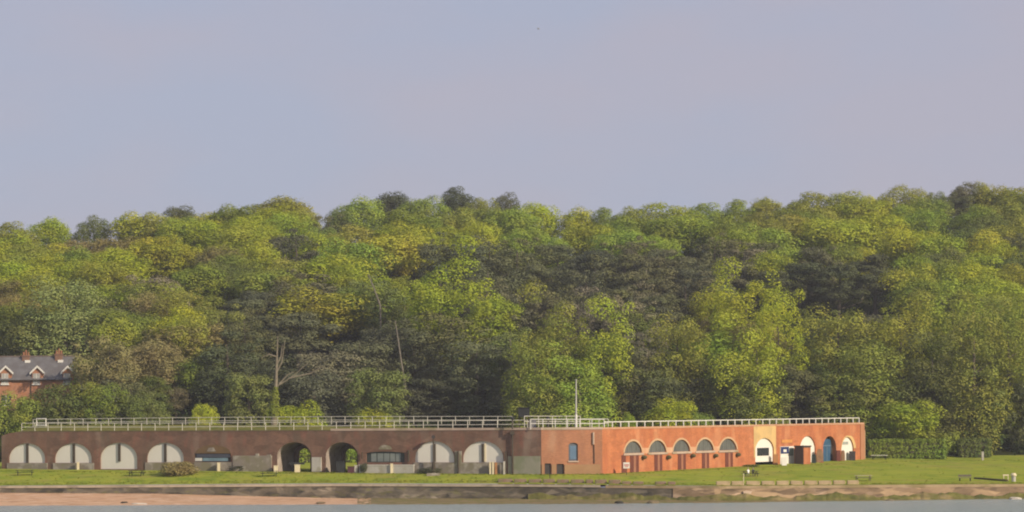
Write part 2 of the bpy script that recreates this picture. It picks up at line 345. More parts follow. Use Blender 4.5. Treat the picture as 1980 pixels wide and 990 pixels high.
brick_mid = mk('corner_brick', (0.44, 0.20, 0.11), (0.36, 0.17, 0.095), 0.25, 0.95, stain=[(0.50, 0.30, 0.19), (.33, .15, .09)], stain_scale=0.2, stain_at=(0.54, 0.75), brick=BR, stretch=(1.7, 1.7, .5), bump=0.3)
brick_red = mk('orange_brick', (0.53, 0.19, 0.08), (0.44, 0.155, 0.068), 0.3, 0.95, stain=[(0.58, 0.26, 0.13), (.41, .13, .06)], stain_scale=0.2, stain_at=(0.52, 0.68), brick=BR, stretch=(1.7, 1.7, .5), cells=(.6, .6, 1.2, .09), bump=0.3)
white_panel = mk('white_boarding', (0.82, 0.78, 0.70), (0.76, 0.72, 0.64), 0.25, 0.8)
bright_white = mk('white_paint', (0.82, 0.80, 0.74), (0.76, 0.73, 0.66), 0.4, 0.7)
dark_post = mk('dark_timber', (0.085, 0.065, 0.045), (0.06, 0.047, 0.033), 1.0, 0.8)
render_grey = mk('grey_render', (0.31, 0.265, 0.215), (0.235, 0.20, 0.165), 0.35, 0.95, stain=[(0.24, 0.215, 0.13), (0.43, 0.39, 0.33)], stain_scale=0.4, bump=0.2)
render_pale = mk('pale_render', (0.55, 0.52, 0.47), (0.46, 0.43, 0.38), 0.4, 0.9, stain=[(0.36, 0.33, 0.24)], stain_scale=0.5)
cream = mk('cream_paint', (0.80, 0.70, 0.48), (0.70, 0.60, 0.40), 0.8, 0.8)
yellow_render = mk('yellow_render', (0.70, 0.47, 0.20), (0.62, 0.42, 0.19), 0.5, 0.9, stain=[(0.52, 0.36, 0.17)], stain_scale=0.5)
pale_brick = mk('pale_brick_arch', (0.62, 0.42, 0.26), (0.52, 0.33, 0.19), 1.0, 0.9)
door_red = mk('oxblood_door', (0.17, 0.05, 0.032), (0.13, 0.04, 0.027), 0.8, 0.6)
door_dark = mk('dark_door', (0.06, 0.05, 0.048), (0.04, 0.036, 0.036), 0.8, 0.7)
glass_grey = mk('grey_glazing', (0.16, 0.165, 0.155), (0.11, 0.115, 0.115), 0.5, 0.25, spec=0.5)
glass_blue = mk('blue_glazing', (0.055, 0.13, 0.24), (0.04, 0.10, 0.17), 0.6, 0.25, spec=0.5)
glass_dark = mk('dark_glazing', (0.035, 0.04, 0.05), (0.025, 0.03, 0.035), 0.5, 0.2, spec=0.5)
white_metal = mk('white_railing_paint', (0.80, 0.78, 0.72), (0.68, 0.66, 0.60), 0.5, 0.6)
stone_cop = mk('coping_stone', (0.55, 0.42, 0.33), (0.44, 0.33, 0.26), 0.4, 0.95, stain=[(0.33, 0.27, 0.16)], stain_scale=0.3)
roofgrass = mk('rough_roof_grass', (0.22, 0.20, 0.06), (0.14, 0.135, 0.04), 0.3, 1.0, stain=[(0.11, 0.13, 0.03)], stain_scale=0.5, spec=0.0, bump=0.5)
blue_sign = mk('blue_board', (0.03, 0.045, 0.16), (0.025, 0.04, 0.12), 0.8, 0.5)
red_paint = mk('red_paint', (0.55, 0.05, 0.05), (0.45, 0.04, 0.04), 0.8, 0.5)

fort = thing('brick_fort', (PC.x, PC.y, 4.0), 'long single storey brick fort with arched openings and a blunt corner facing the water', 'fort')
topA_tab = [(FA.sp(3), FA.z(3, 843)), (FA.sp(14), FA.z(14, 838)), (FA.sp(42), FA.z(42, 834.5)), (FA.len, FA.z(1047, 831))]
topA = lambda q: lerp_tab(topA_tab, q)
ZTC = topA(FA.len); topB = lambda q: ZTC
ZTR = FC.z(1668, 820); topC = lambda q: ZTC + (ZTR - ZTC) * q / FC.len

A = {}
for k, v in dict(a1=(17, 87, 857, 887, 895), a2=(106, 177, 857, 887, 895), a3=(194, 265, 856, 886, 907), a4=(284, 355, 856, 886, 894),
                 sign=(376, 446, 877, 877, 893), t1=(536, 602, 855, 882, None), t2=(630, 692, 855, 882, None), win=(708, 782, 873, 877, 894),
                 a9=(802, 878, 853, 886, 894), a10=(895, 973, 853, 886, 894)).items(): A[k] = Op(FA, *v)
A['t1'].reveal = A['t2'].reveal = 0.0
q0 = FA.sp(3)
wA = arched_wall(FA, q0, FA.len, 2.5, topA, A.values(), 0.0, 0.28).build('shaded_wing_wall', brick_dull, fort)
for k in ('t1', 't2'):
    o_ = A[k]; out_ = [(o_.a, 2.5)] + o_.arc() + [(o_.b, 2.5)]; m = MB()
    for (a, za), (b, zb_) in zip(out_, out_[1:]):
        if abs(a - b) + abs(za - zb_) > 1e-4: m.face([FA.p(a, za, 0), FA.p(a, za, -7), FA.p(b, zb_, -7), FA.p(b, zb_, 0)])
    m.build('vault_lining', mk('vault_lightened', (.46, .39, .33), (.34, .28, .24), .5, .95, stain=[(.25, .2, .16)], stain_scale=.5), fort)  # paler than the brick walls: light inside the vaults put into the colour
# tunnel ends with a smaller arch giving on to the green court, and the wing's back and far end
small = []
for k, (sx0, sx1, st) in dict(t1=(575, 600, 867), t2=(665, 690, 867)).items():
    o_ = Op(FA, 10, 20, 870, 880, 890); big = A[k]
    o_.a, o_.b = FA.sp(sx0, 885, -7.0), FA.sp(sx1 , 885, -7.0); o_.c = (o_.a + o_.b) / 2; o_.hw = (o_.b - o_.a) / 2
    o_.zt = FA.z(sx0 + 10, st, -7.0); o_.zs = o_.zt - o_.hw * 0.9; o_.zb = None; o_.reveal = 0.8
    small.append(o_)
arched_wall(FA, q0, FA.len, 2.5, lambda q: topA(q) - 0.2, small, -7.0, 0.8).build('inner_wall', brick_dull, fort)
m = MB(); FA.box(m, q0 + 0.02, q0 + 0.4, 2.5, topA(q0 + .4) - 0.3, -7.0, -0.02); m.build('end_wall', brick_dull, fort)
m = MB(); FA.box(m, q0 + 5, FA.len - 0.1, ZTC - 0.55, ZTC - 0.3, -7.7, -0.1); m.build('roof_slab', render_grey, fort)
# grass bank on the roof of the shaded wing
m = MB(); cols = np.linspace(q0, FA.len - 2, 60); prof = [(-0.45, 0.0), (-1.6, 0.25), (-4.0, 0.95), (-7.5, 1.1), (-13, 0.9)]; pr = None
for q in cols:
    k = min(1, (q - q0) / 5) * max(0.25, min(1, (FA.len - q) / 62 ))
    cur = [FA.p(q, topA(q) - 0.05 + dz * k + random.uniform(-.07, .07) * (dz > 0), o) for o, dz in prof]
    if pr:
        for i in range(len(prof) - 1): m.face([pr[i], cur[i], cur[i + 1], pr[i + 1]])
    pr = cur
m.build('grass_bank', roofgrass, fort, smooth=True)
# coping
m = MB(); FA.box(m, FA.sp(640), FA.len + .05, ZTC - 0.02, ZTC + 0.36, -0.55, 0.08); m.build('coping', stone_cop, fort)
m = MB()
for i in range(30):
    a, b = FA.sp(42) + (FA.sp(640) - FA.sp(42)) * i / 30, FA.sp(42) + (FA.sp(640) - FA.sp(42)) * (i + 1) / 30
    FA.box(m, a, b - .01, topA(a) - .02, topA(a) + 0.10, -0.5, 0.06)
m.build('edge_course', mk('mossy_edge', (0.22, 0.18, 0.09), (0.15, 0.12, 0.06), 0.6, 1.0), fort)
# lunette boarding with a dark post
def fill(fr, op, name, mat, zb=None, d0=-0.30, d1=-0.24, parent=None):
    m = MB(); m.prism([fr.p(q, z, d1) for q, z in op.poly(zb)], fr.n * (d0 - d1)); return m.build(name, mat, parent or fort)
for k, mx_, yb in (('a1', 52, 897), ('a2', 142, 896), ('a3', 230, 892), ('a4', 319, 893), ('a9', 839.5, 893), ('a10', 933, 893)):
    p = fill(FA, A[k], 'arch_boarding', white_panel)
    m = MB(); FA.pbox(m, mx_ - 2.2, mx_ + 2.2, 858, yb, -0.235, -0.05); m.build('post', dark_post, p)
    if k == 'a10': m = MB(); FA.pbox(m, 935.6, 938.5, 857, 893, -0.235, -0.12); m.build('pale_batten', cream, p)
# low render under the arches, pale plinths
for x0, x1, y0, y1 in ((14, 92, 895.3, 909), (103, 182, 895.3, 910), (281, 358, 894.3, 912), (376, 449, 893.5, 912), (800, 884, 894.3, 916), (893, 974, 894.3, 918)):
    m = MB(); FA.pbox(m, x0, x1, y0, y1, 0.003, 0.13); m.build('plinth', render_grey, fort)
m = MB(); FA.pbox(m, 451, 526, 881, 912, 0.003, 0.22); FA.pbox(m, 495, 501, 877, 881.2, 0.004, 0.2); FA.pbox(m, 517, 524, 879, 881.2, 0.004, 0.2); m.build('rendered_patch', render_grey, fort)
m = MB(); FA.pbox(m, 983, 1045, 882, 920, 0.003, 0.16); m.build('rendered_patch', mk('greenish_render', (0.36, 0.33, 0.26), (0.30, 0.29, 0.22), 0.3, 0.95, stain=[(0.22, 0.24, 0.14)], stain_scale=0.35), fort)
m = MB(); FA.pbox(m, 604, 622, 884, 912, 0.003, 0.3); m.build('rendered_pier', render_pale, fort)
m = MB(); FA.pbox(m, 880, 893, 872, 917, 0.003, 0.15); m.build('rendered_pier', render_grey, fort)
# blocked bay: blue lettered fascia over a counter, stained arch head with a pale plaque
m = MB(); m.prism([FA.p(FA.sp(412) + 3.3 * math.cos(math.pi * i / 14), FA.z(412, 876.6) + 1.45 * math.sin(math.pi * i / 14), 0.05) for i in range(15)], FA.n * -0.045)
m.build('arch_head', mk('ochre_stain', (0.20, 0.125, 0.06), (0.15, 0.10, 0.05), 0.6, 1.0), fort)
m = MB(); m.prism([FA.p(FA.sp(x), FA.z(x, y), 0.08) for x, y in ((400, 873), (404, 866), (413, 865), (418, 873))], FA.n * -0.028); m.build('plaque', render_grey, fort)
fas = fill(FA, A['sign'], 'shop_front', door_dark)
m = MB(); FA.pbox(m, 380, 444, 878, 884.5, -0.2, -0.02); m.build('fascia', mk('slate_blue', (0.085, 0.09, 0.12), (0.06, 0.065, 0.09), 0.7, 0.7), fas)
m = MB(); FA.pbox(m, 392, 440, 885.5, 891.5, -0.2, -0.06); m.build('glazing', mk('pale_blue_glass', (0.22, 0.34, 0.40), (0.15, 0.22, 0.27), 0.9, 0.4), fas)
m = MB(); FA.pbox(m, 377, 390, 885.5, 891.5, -0.2, -0.06); m.build('white_panel', bright_white, fas)
# glazed bay
m = MB(); m.prism([FA.p(FA.sp(745) + 1.2 * math.cos(math.pi * i / 10), FA.z(745, 869) + 0.75 * math.sin(math.pi * i / 10), 0.06) for i in range(11)], FA.n * -0.055); m.build('plaque', render_grey, fort)
wb = fill(FA, A['win'], 'window_bay', mk('green_black_frame', (0.045, 0.06, 0.052), (0.035, 0.045, 0.04), 0.6, 0.6))
for x0, x1 in ((717, 727), (729, 740), (741.5, 752), (753.5, 763), (764.5, 774)):
    m = MB(); FA.pbox(m, x0, x1, 876, 892.5, -0.235, -0.21); m.build('pane', mk('pale_green_glass', (0.25, 0.27, 0.24), (0.15, 0.18, 0.18), 0.5, 0.3, spec=0.5), wb)
# downpipes and dark slots
for x, y0, y1, hw in ((992, 836, 916, 2.0), (979, 872, 916, 1.8), (887, 872, 915, 1.6), (791, 870, 893, 2.2), (701.5, 874, 888, 1.4)):
    m = MB(); m.tube([FA.p(FA.sp(x), FA.z(x, y1), 0.28), FA.p(FA.sp(x), FA.z(x, y0), 0.28)], hw * 0.075, 8)
    if x in (992,): m.box(FA.p(FA.sp(x), FA.z(x, y0 + 1), 0.28), (0.7, 0.5, 0.6))
    m.build('downpipe', dark_post, fort)
# the blunt corner
OB = [Op(FB, 1099.5, 1117.5, 856, 861, 891), Op(FB, 1053, 1065, 896, 896, None), Op(FB, 1076, 1090, 897, 897, None)]
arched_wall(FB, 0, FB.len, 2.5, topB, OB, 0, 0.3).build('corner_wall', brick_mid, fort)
wn = fill(FB, OB[0], 'window', mk('slate_frame', (0.13, 0.15, 0.18), None, 1, 0.6))
m = MB(); FB.pbox(m, 1102.5, 1114.5, 862, 888, -0.235, -0.2); m.build('pane', mk('sky_blue_glass', (0.15, 0.23, 0.33), (0.11, 0.18, 0.27), 0.5, 0.2, spec=0.5), wn)
m = MB(); FB.pbox(m, 1098, 1119, 891.2, 893.5, 0.003, 0.15); m.build('sill', stone_cop, wn)
for o_ in OB[1:]: fill(FB, o_, 'door', door_dark, zb=3.0)
for x0, x1 in ((1091.5, 1161), (1066.5, 1075), (1047.3, 1051.5)): m = MB(); FB.pbox(m, x0, x1, 898, 921, 0.003, 0.12); m.build('tan_plinth', mk('tan_plinth', (0.44, 0.26, 0.14), (0.37, 0.21, 0.11), 0.4, 0.95, brick=BR), fort)
m = MB(); m.tube([FB.p(FB.sp(1147), FB.z(1147, 859), 0.16), FB.p(FB.sp(1147), FB.z(1147, 836), 0.16)], 0.17, 8); m.build('downpipe', stone_cop, fort)
m = MB(); m.tube([FB.p(FB.sp(1149), FB.z(1149, 896), 0.12), FB.p(FB.sp(1148.5), FB.z(1148.5, 860), 0.12)], 0.09, 8); m.build('downpipe', brick_dull, fort)
m = MB(); FB.box(m, -0.05, FB.len + .05, ZTC - .02, ZTC + 0.37, -0.55, 0.09); m.build('coping', stone_cop, fort)
# the sunlit wing
WN = [Op(FC, x0, x1, yt, yb - 1.5, yb) for x0, x1, yt, yb in ((1207.5, 1241, 853, 876), (1254.5, 1288, 851.5, 874.5), (1301.5, 1334, 850, 873), (1346.5, 1379.5, 849, 871.5), (1391, 1424.5, 848, 870.5))]
DR = [Op(FC, x0, x1, y, y, None) for x0, x1, y in ((1201.5, 1209.5, 880), (1218, 1234.5, 880), (1265, 1280, 878), (1310.5, 1325.5, 877), (1357, 1370.5, 875.5), (1402, 1416.5, 874.5))]
WA = [Op(FC, 1460.5, 1496, 847, 868, None), Op(FC, 1547, 1577, 843, 866, None), Op(FC, 1591.5, 1617, 843, 864, None), Op(FC, 1627, 1650.5, 845, 867, None)]
for o_ in WA + WN: o_.pw = 1.22
WA[2].reveal = 0.9
# windows sit above the doors, so the wall is opened for each pair as one arch and the space between closed with a panel
OC = []
for i, w_ in enumerate(WN): OC.append(w_)
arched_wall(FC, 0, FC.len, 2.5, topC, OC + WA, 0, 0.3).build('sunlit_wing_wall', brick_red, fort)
for i, w_ in enumerate(WN):
    p = fill(FC, w_, 'lunette_window', glass_grey)
    m = MB(); FC.box(m, w_.a - .4, w_.b + .4, w_.zb - 0.36, w_.zb - 0.01, 0.004, 0.16); m.build('sill', stone_cop, p)
    for s_, kz_ in ((0, .97), (-1, .72), (1, .72)):
        m = MB(); FC.box(m, w_.c + s_ * w_.hw * .5 - .045, w_.c + s_ * w_.hw * .5 + .045, w_.zb, w_.zs + (w_.zt - w_.zs) * kz_, -.235, -.18); m.build('glazing_bar', mk('grey_bar', (0.24, 0.24, 0.22), None, 1, 0.6), p)
    m = MB(); arc = w_.arc(); ring = [(w_.c + (q - w_.c) * 1.13, w_.zs + (z - w_.zs) * 1.16 + .02) for q, z in arc]
    for (a, b, c, d) in zip(arc, arc[1:], ring[1:], ring): m.hexa([FC.p(*a, .004), FC.p(*b, .004), FC.p(*c, .004), FC.p(*d, .004), FC.p(*a, .05), FC.p(*b, .05), FC.p(*c, .05), FC.p(*d, .05)])
    m.build('arch_surround', pale_brick, p)
for i, d_ in enumerate(DR):
    p = MB(); FC.box(p, d_.a, d_.b, 2.6, d_.zt, 0.004, 0.07); p = p.build('door', door_red, fort)
    if d_.b - d_.a > 1.6:
        m = MB(); FC.box(m, d_.c - .22 * (d_.b - d_.a) * .5, d_.c + .3 * (d_.b - d_.a) * .5, 2.6, d_.zt - .1, 0.072, 0.09); m.build('centre_panel', mk('brown_panel', (0.36, 0.16, 0.09), (0.30, 0.13, 0.08), 1, 0.7), p)
        m = MB(); FC.box(m, d_.a - .2, d_.b + .2, d_.zt + .002, d_.zt + .22, 0.006, 0.12); m.build('lintel', stone_cop, p)
for x, y in ((1242.5, 884), (1290, 884), (1337, 881), (1381, 881), (1424.5, 879)):
    m = MB(); m.ball(FC.p(FC.sp(x), FC.z(x, y), 0.35), 0.5, 6, (1, 1, .7)); m.box(FC.p(FC.sp(x), FC.z(x, y - 3), 0.2), (0.12, .6, .1)); m.build('wall_planter', mk('dry_planter', (0.14, 0.10, 0.05), (0.08, 0.08, 0.03), 2.0, 1.0), fort)
for x0, x1, y in ((1241.8, 1254, 866), (1288.7, 1301, 865), (1334.8, 1346, 864), (1380.3, 1390.4, 863)):
    m = MB(); FC.pbox(m, x0, x1, y, y + 11, 0.004, 0.045); m.build('pale_brick_patch', mk('worn_brick', (0.66, 0.40, 0.26), (0.56, 0.29, 0.16), .6, 0.9), fort)
m = MB()
yo = WA[0]; ya, yb_ = FC.sp(1457.5), FC.sp(1500.5)
pan = arched_wall(FC, ya, yb_, FC.z(1478, 884), lambda q: FC.z(1478, 824), [yo], 0.03, 0.026)
pan.build('yellow_render_panel', yellow_render, fort)
pw = fill(FC, WA[0], 'white_arch_panel', bright_white, zb=FC.z(1478, 893))
m = MB(); FC.pbox(m, 1466, 1488.5, 866, 881, -0.235, -0.17); m.build('window', glass_dark, pw)
fill(FC, WA[1], 'white_arch_panel', bright_white, zb=3.0)
pb = fill(FC, WA[2], 'blue_arched_door', mk('dark_reveal', (0.06, 0.055, 0.05), None, 1, 0.8), zb=3.0, d0=-0.9, d1=-0.84)
m = MB(); FC.pbox(m, 1596.5, 1612.5, 849, 893, -0.835, -0.7); m.build('glazed_leaf', glass_blue, pb)
m = MB(); FC.pbox(m, 1597, 1612, 860.5, 863, -0.69, -0.62); FC.pbox(m, 1603.8, 1605.2, 864, 893, -0.69, -0.62); m.build('transom', mk('blue_frame', (0.12, 0.20, 0.30), None, 1, 0.5), pb)
pc = fill(FC, WA[3], 'white_arch_panel', bright_white, zb=3.0)
m = MB(); FC.pbox(m, 1629.5, 1642, 854, 859.5, -0.235, -0.2)
m.build('sign_board', mk('grey_lettering', (0.40, 0.42, 0.38), (0.28, 0.30, 0.27), 2.0, 0.7), pc)
m = MB(); arc = WA[3].arc(); ring = [(WA[3].c + (q - WA[3].c) * 1.0 + (.9 if q > WA[3].c else -.15), WA[3].zs + (z - WA[3].zs) * 1.12 + .02) for q, z in arc]
for (a, b, c, d) in zip(arc, arc[1:], ring[1:], ring): m.hexa([FC.p(*a, .004), FC.p(*b, .004), FC.p(*c, .004), FC.p(*d, .004), FC.p(*a, .05), FC.p(*b, .05), FC.p(*c, .05), FC.p(*d, .05)])
m.build('arch_surround', yellow_render, fort)
m = MB(); FC.pbox(m, 1511, 1531, 850, 856, 0.004, 0.1); m.build('orange_board', mk('orange_board', (0.66, 0.30, 0.08), (0.58, 0.25, 0.07), 0.8, 0.7), fort)
sf = MB(); FC.pbox(sf, 1508, 1534.5, 863, 898, 0.004, 0.12); sf = sf.build('cafe_front', bright_white, fort)
m = MB(); FC.pbox(m, 1508.5, 1523.5, 864, 877, 0.125, 0.2); m.build('blue_board', blue_sign, sf)
m = MB(); FC.pbox(m, 1513, 1519, 869, 874, 0.203, 0.22); m.build('white_emblem', bright_white, sf)
m = MB(); FC.pbox(m, 1524.5, 1533, 866, 881, 0.125, 0.15); m.build('pane', mk('grey_green_glass', (0.22, 0.26, 0.24), (0.15, 0.19, 0.18), 0.7, 0.3), sf)
m = MB(); FC.box(m, FC.len - 1.6, FC.len + 0.02, 2.5, ZTR + .02, 0.004, 0.12); m.build('end_pilaster', mk('pale_orange_brick', (0.52, 0.25, 0.14), (0.46, 0.21, 0.11), 0.5, 0.9, brick=BR), fort)
m = MB(); FC.box(m, FC.len + 0.03, FC.len + 1.3, 2.5, FC.z(1673, 832), -3, -0.4); m.build('end_annex', mk('tan_annex', (0.42, 0.27, 0.14), (0.36, 0.22, 0.12), 0.5, 0.9), fort)
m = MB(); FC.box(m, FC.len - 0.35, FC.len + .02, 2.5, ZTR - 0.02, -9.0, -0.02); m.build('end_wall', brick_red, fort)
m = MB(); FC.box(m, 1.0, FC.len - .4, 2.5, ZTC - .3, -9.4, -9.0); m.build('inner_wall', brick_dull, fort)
m = MB(); FC.box(m, 1.0, FC.len - .4, ZTC - .5, ZTC - 0.25, -9.0, -0.1); m.build('roof_slab', render_grey, fort)
m = MB(); n = 24
for i in range(n):
    a, b = FC.len * i / n, FC.len * (i + 1) / n
    FC.box(m, a, b, topC(a) - .02, topC((a + b) / 2) + 0.30, -0.55, 0.08)
m.build('coping', mk('sunlit_coping', (0.55, 0.34, 0.22), (0.50, 0.25, 0.14), 0.6, 0.95), fort)

# ------------------------------------------------------------------ railings, flagpole and roof platform
def railing(name, pts, h, spacing, label, rails=(1.0,), r=0.06, cat='railing', mat=None):
    mat = mat or white_metal
    """pts: world points along the foot of the railing"""
    root = thing(name, pts[0], label, cat)
    L = [0.0]
    for a, b in zip(pts, pts[1:]): L.append(L[-1] + (b - a).length)
    def at(d):
        i = max(k for k in range(len(pts) - 1) if L[k] <= d + 1e-6); tt = (d - L[i]) / (L[i + 1] - L[i]); return pts[i].lerp(pts[i + 1], tt)
    n = min(99, round(L[-1] / spacing)); base = None
    for k in range(n + 1):
        p = at(L[-1] * k / n - (1e-4 if k == n else 0)) - pts[0]
        if base is None:
            m = MB(); m.tube([pts[0] - Vector((0, 0, .1)), pts[0] + Vector((0, 0, h))], r * 1.15, 6); base = m.build('post', mat, root); o = base
        else: o = base.copy(); COL.objects.link(o); o.parent = root
        o.location = p
    for f_ in rails:
        m = MB(); m.tube([p + Vector((0, 0, h * f_)) for p in pts], r, 6); m.build('rail', mat, root)
    return root
def rp_(fr, px, py, o): q = fr.sp(px, 820, o); return fr.p(q, fr.z(px, py, o), o)
railing('roof_railing', [rp_(FA, 42, 834, -.7), rp_(FA, 320, 834, -.7), rp_(FA, 640, 832, -.7), rp_(FA, 1020, 829, -.7)], 1.42, 2.6, 'white front railing along the edge of the shaded wing roof', (1.0, 0.52), 0.05, mat=mk('weathered_rail', (.76, .73, .62), (.58, .55, .46), .7, .7))
railing('roof_railing', [rp_(FA, 64, 824, -7), rp_(FA, 330, 821, -7), rp_(FA, 660, 819, -7), rp_(FA, 990, 819, -7)], 1.2, 2.55, 'white rear railing standing on the grass bank of the shaded wing', (1.0, 0.5), 0.045, mat=mk('weathered_rail', (.66, .63, .52)))
railing('roof_railing', [rp_(FC, 1168, 829, -.7), rp_(FC, 1420, 824, -.7), rp_(FC, 1661, 819, -.7)], 1.1, 2.45, 'white railing along the sunlit wing roof down to its far end', (1.0,), 0.09)
railing('roof_railing', [rp_(FB, 1026, 829, -.6), rp_(FB, 1050, 829, -.6), rp_(FB, 1168, 829, -.6)], 1.55, 2.2, 'white two rail railing over the blunt brick corner', (1.0, 0.55), 0.06)
railing('roof_railing', [rp_(FB, 1014, 825, -7), rp_(FB, 1122, 825, -7)], 1.75, 2.3, 'taller white railing of the roof platform around the flagpole', (1.0, 0.5), 0.055, mat=mk('weathered_rail', (.76, .73, .62)))
railing('roof_railing', [rp_(FB, 1122.5, 827, -5), rp_(FB, 1176, 827, -5)], 1.45, 1.6, 'short white railing stepping down from the roof platform to the sunlit wing', (1.0, 0.5), 0.055, mat=mk('weathered_rail', (.76, .73, .62)))
gate = thing('roof_gate', rp_(FA, 70, 825, -3), 'small square white gate frame on the roof near the far end of the shaded wing', 'gate')
g0, g1 = rp_(FA, 71, 824, -3), rp_(FA, 89, 824, -3)
m = MB(); m.tube([g0, g0 + Vector((0, 0, 1.3)), g1 + Vector((0, 0, 1.3)), g1], 0.13, 6); m.build('gate_frame', white_metal, gate)
m = MB(); m.tube([g0 + Vector((0, 0, .15)), g1 + Vector((0, 0, .15))], 0.1, 6); m.build('gate_rail', white_metal, gate)
pl = MB(); FB.box(pl, 1.0, FB.len - 1.0, ZTC - .3, ZTC + .25, -9, -1.2); pl.build('roof_platform', render_grey, fort)
fb = rp_(FB, 1114, 826, -5); fb.z = ZTC + .25
fp = thing('flagpole', fb, 'tall pale flagpole on the fort roof above the blunt corner', 'flagpole')
m = MB(); m.tube([fb, fb + Vector((0, 0, 2.2))], 0.2, 8); m.build('base_tube', white_metal, fp)
m = MB(); m.tube([fb + Vector((0, 0, 2.2)), T(1114, 736, fb.y)], [0.16, 0.10], 8).ball(T(1114, 735, fb.y), 0.16, 5); m.build('pole', mk('pole_grey', (0.55, 0.53, 0.48), None, 1, .6), fp)
cb = rp_(FB, 1030, 826, -4); cb.z = ZTC + .25
cab = thing('roof_cabinet', cb, 'grey metal cabinet on the fort roof behind the railing', 'cabinet')
m = MB(); m.box(cb + Vector((0, 0, .7)), (1.15, .8, 1.4)); m.build('body', mk('cabinet_grey', (0.22, 0.21, 0.22), (0.17, 0.165, 0.17), .8, .7), cab)
m = MB(); m.box(cb + Vector((0, 0, 1.45)), (1.3, .95, .1)); m.build('lid', mk('cabinet_dark', (0.12, 0.12, 0.125), None, 1, .7), cab)
hb = rp_(FB, 1013, 826, -11); hb.z = ZTC + .25
hut = thing('lookout_box', hb, 'dark square box raised behind the roof railing beside the cabinet', 'box')
m = MB(); m.box(hb + Vector((0, 0, 2.6)), (1.9, 1.6, 1.5)); m.build('body', mk('near_black', (0.03, 0.032, 0.034), None, 1, .8), hut)
m = MB(); m.box(hb + Vector((0, 0, 3.4)), (2.2, 1.9, .12)); m.build('roof', mk('near_black', (0.03, 0.032, 0.034)), hut)
for s_ in (-.8, .8): m = MB(); m.tube([hb + Vector((s_, 0, 0)), hb + Vector((s_, 0, 1.9))], .1, 6); m.build('leg', dark_post, hut)
for x in (991, 1060):
    b_ = rp_(FB, x, 829, -1.6); b_.z = ZTC + .1
    v_ = thing('vent_pipe', b_, 'dark capped vent pipe at the roof edge ' + ('near the downpipe of the shaded wing' if x == 991 else 'right above the doors of the blunt corner'), 'vent', 'dark roof vents')
    m = MB(); m.tube([b_, b_ + Vector((0, 0, 1.7))], .13, 8); m.build('pipe', mk('vent_brown', (0.13, .11, .09), None, 1, .8), v_)
    m = MB(); m.ball(b_ + Vector((0, 0, 1.8)), .32, 6, (1, 1, .8)); m.build('cap', mk('near_black', (0.03, 0.032, 0.034)), v_)

# ------------------------------------------------------------------ things on the lawn in front of the fort
def front(X):       # y of the fort's front at X
    for fr, p, q in ((FA, PL, PC), (FB, PC, PD), (FC, PD, PR)):
        if p.x <= X <= q.x: return p.y + (q.y - p.y) * (X - p.x) / (q.x - p.x)
    return 1e9
def gv(px, py, gap=0.75):
    p = G(px, py); lim = front(p.x) - gap
    if p.y > lim:
        for _ in range(4): p.x = unroll(px, py)[0] / F * lim; lim = front(p.x) - gap
        p.y = lim; p.z = ground(p.x, p.y)
    return p
timber = mk('grey_timber', (0.20, 0.175, 0.13), (0.13, 0.115, 0.085), 2.0, 0.9)
darktimber = mk('dark_picnic_timber', (0.05, 0.055, 0.035), (0.03, 0.035, 0.022), 2.0, 0.9)
def picnic(p, L, rz, mat, label, group='picnic tables on the lawn', top=None):
    L *= 1.3
    r = thing('picnic_table', p, label, 'picnic table', group); r.scale = (1, 1.1, 1.15); r.rotation_euler = (0, 0, rz)
    keep = Vector(p); r.location = (0, 0, 0)
    m = MB()
    for k in range(5): m.box((0, -.32 + .16 * k, .75), (L, .14, .06))
    m.build('table_top', top or mat, r)
    for s_ in (-1, 1):
        m = MB(); m.box((0, s_ * .72 - .08, .45), (L, .15, .05)); m.box((0, s_ * .72 + .08, .45), (L, .15, .05)); m.build('seat', mat, r)
    for s_ in (-1, 1):
        m = MB(); x = s_ * L * .38
        for k in (-1, 1): m.hexa([Vector((x - .04, k * .62 - .06, -.05)), Vector((x + .04, k * .62 - .06, -.05)), Vector((x + .04, k * .62 + .06, -.05)), Vector((x - .04, k * .62 + .06, -.05)), Vector((x - .04, k * .25 - .06, .72)), Vector((x + .04, k * .25 - .06, .72)), Vector((x + .04, k * .25 + .06, .72)), Vector((x - .04, k * .25 + .06, .72))])
        m.box((x + .09, 0, .4), (.06, 1.7, .1)); m.build('leg_frame', mat, r)
    r.location = keep; return r
picnic(gv(48, 919), 2.4, .15, darktimber, 'dark picnic table on the lawn before the first white arch of the shaded wing')
picnic(gv(264, 920), 2.1, -.25, darktimber, 'dark picnic table between the third and fourth white arches beside the brown bush')
picnic(gv(456, 909), 1.9, .4, darktimber, 'dark picnic table close to the grey rendered patch of the shaded wing')
picnic(gv(521, 921), 2.3, .1, darktimber, 'dark green picnic table on the lawn before the open arches')
picnic(gv(1451, 921), 2.1, .2, darktimber, 'dark picnic table where two people sit near the stone blocks')
picnic(gv(1669, 930), 2.2, .05, timber, 'pale topped picnic table at the end of the row of stone blocks', top=conc)
picnic(gv(1700, 889), 2.5, 0.0, darktimber, 'white topped picnic table by the clipped hedge past the far end of the fort', top=bright_white)
lowb = gv(1866, 930)
bn = thing('bench', lowb, 'low dark bench at the lawn edge left of the white bollard', 'bench')
m = MB(); m.box(lowb + Vector((0, 0, .5)), (2.1, .5, .08)); m.build('seat', timber, bn)
m = MB(); m.box(lowb + Vector((0, .25, .85)), (2.1, .08, .35)); m.build('backrest', timber, bn)
for s_ in (-.85, .85): m = MB(); m.box(lowb + Vector((s_, 0, .22)), (.12, .5, .5)); m.build('leg', darktimber, bn)
la, lb = gv(1884, 926), gv(1948, 931)
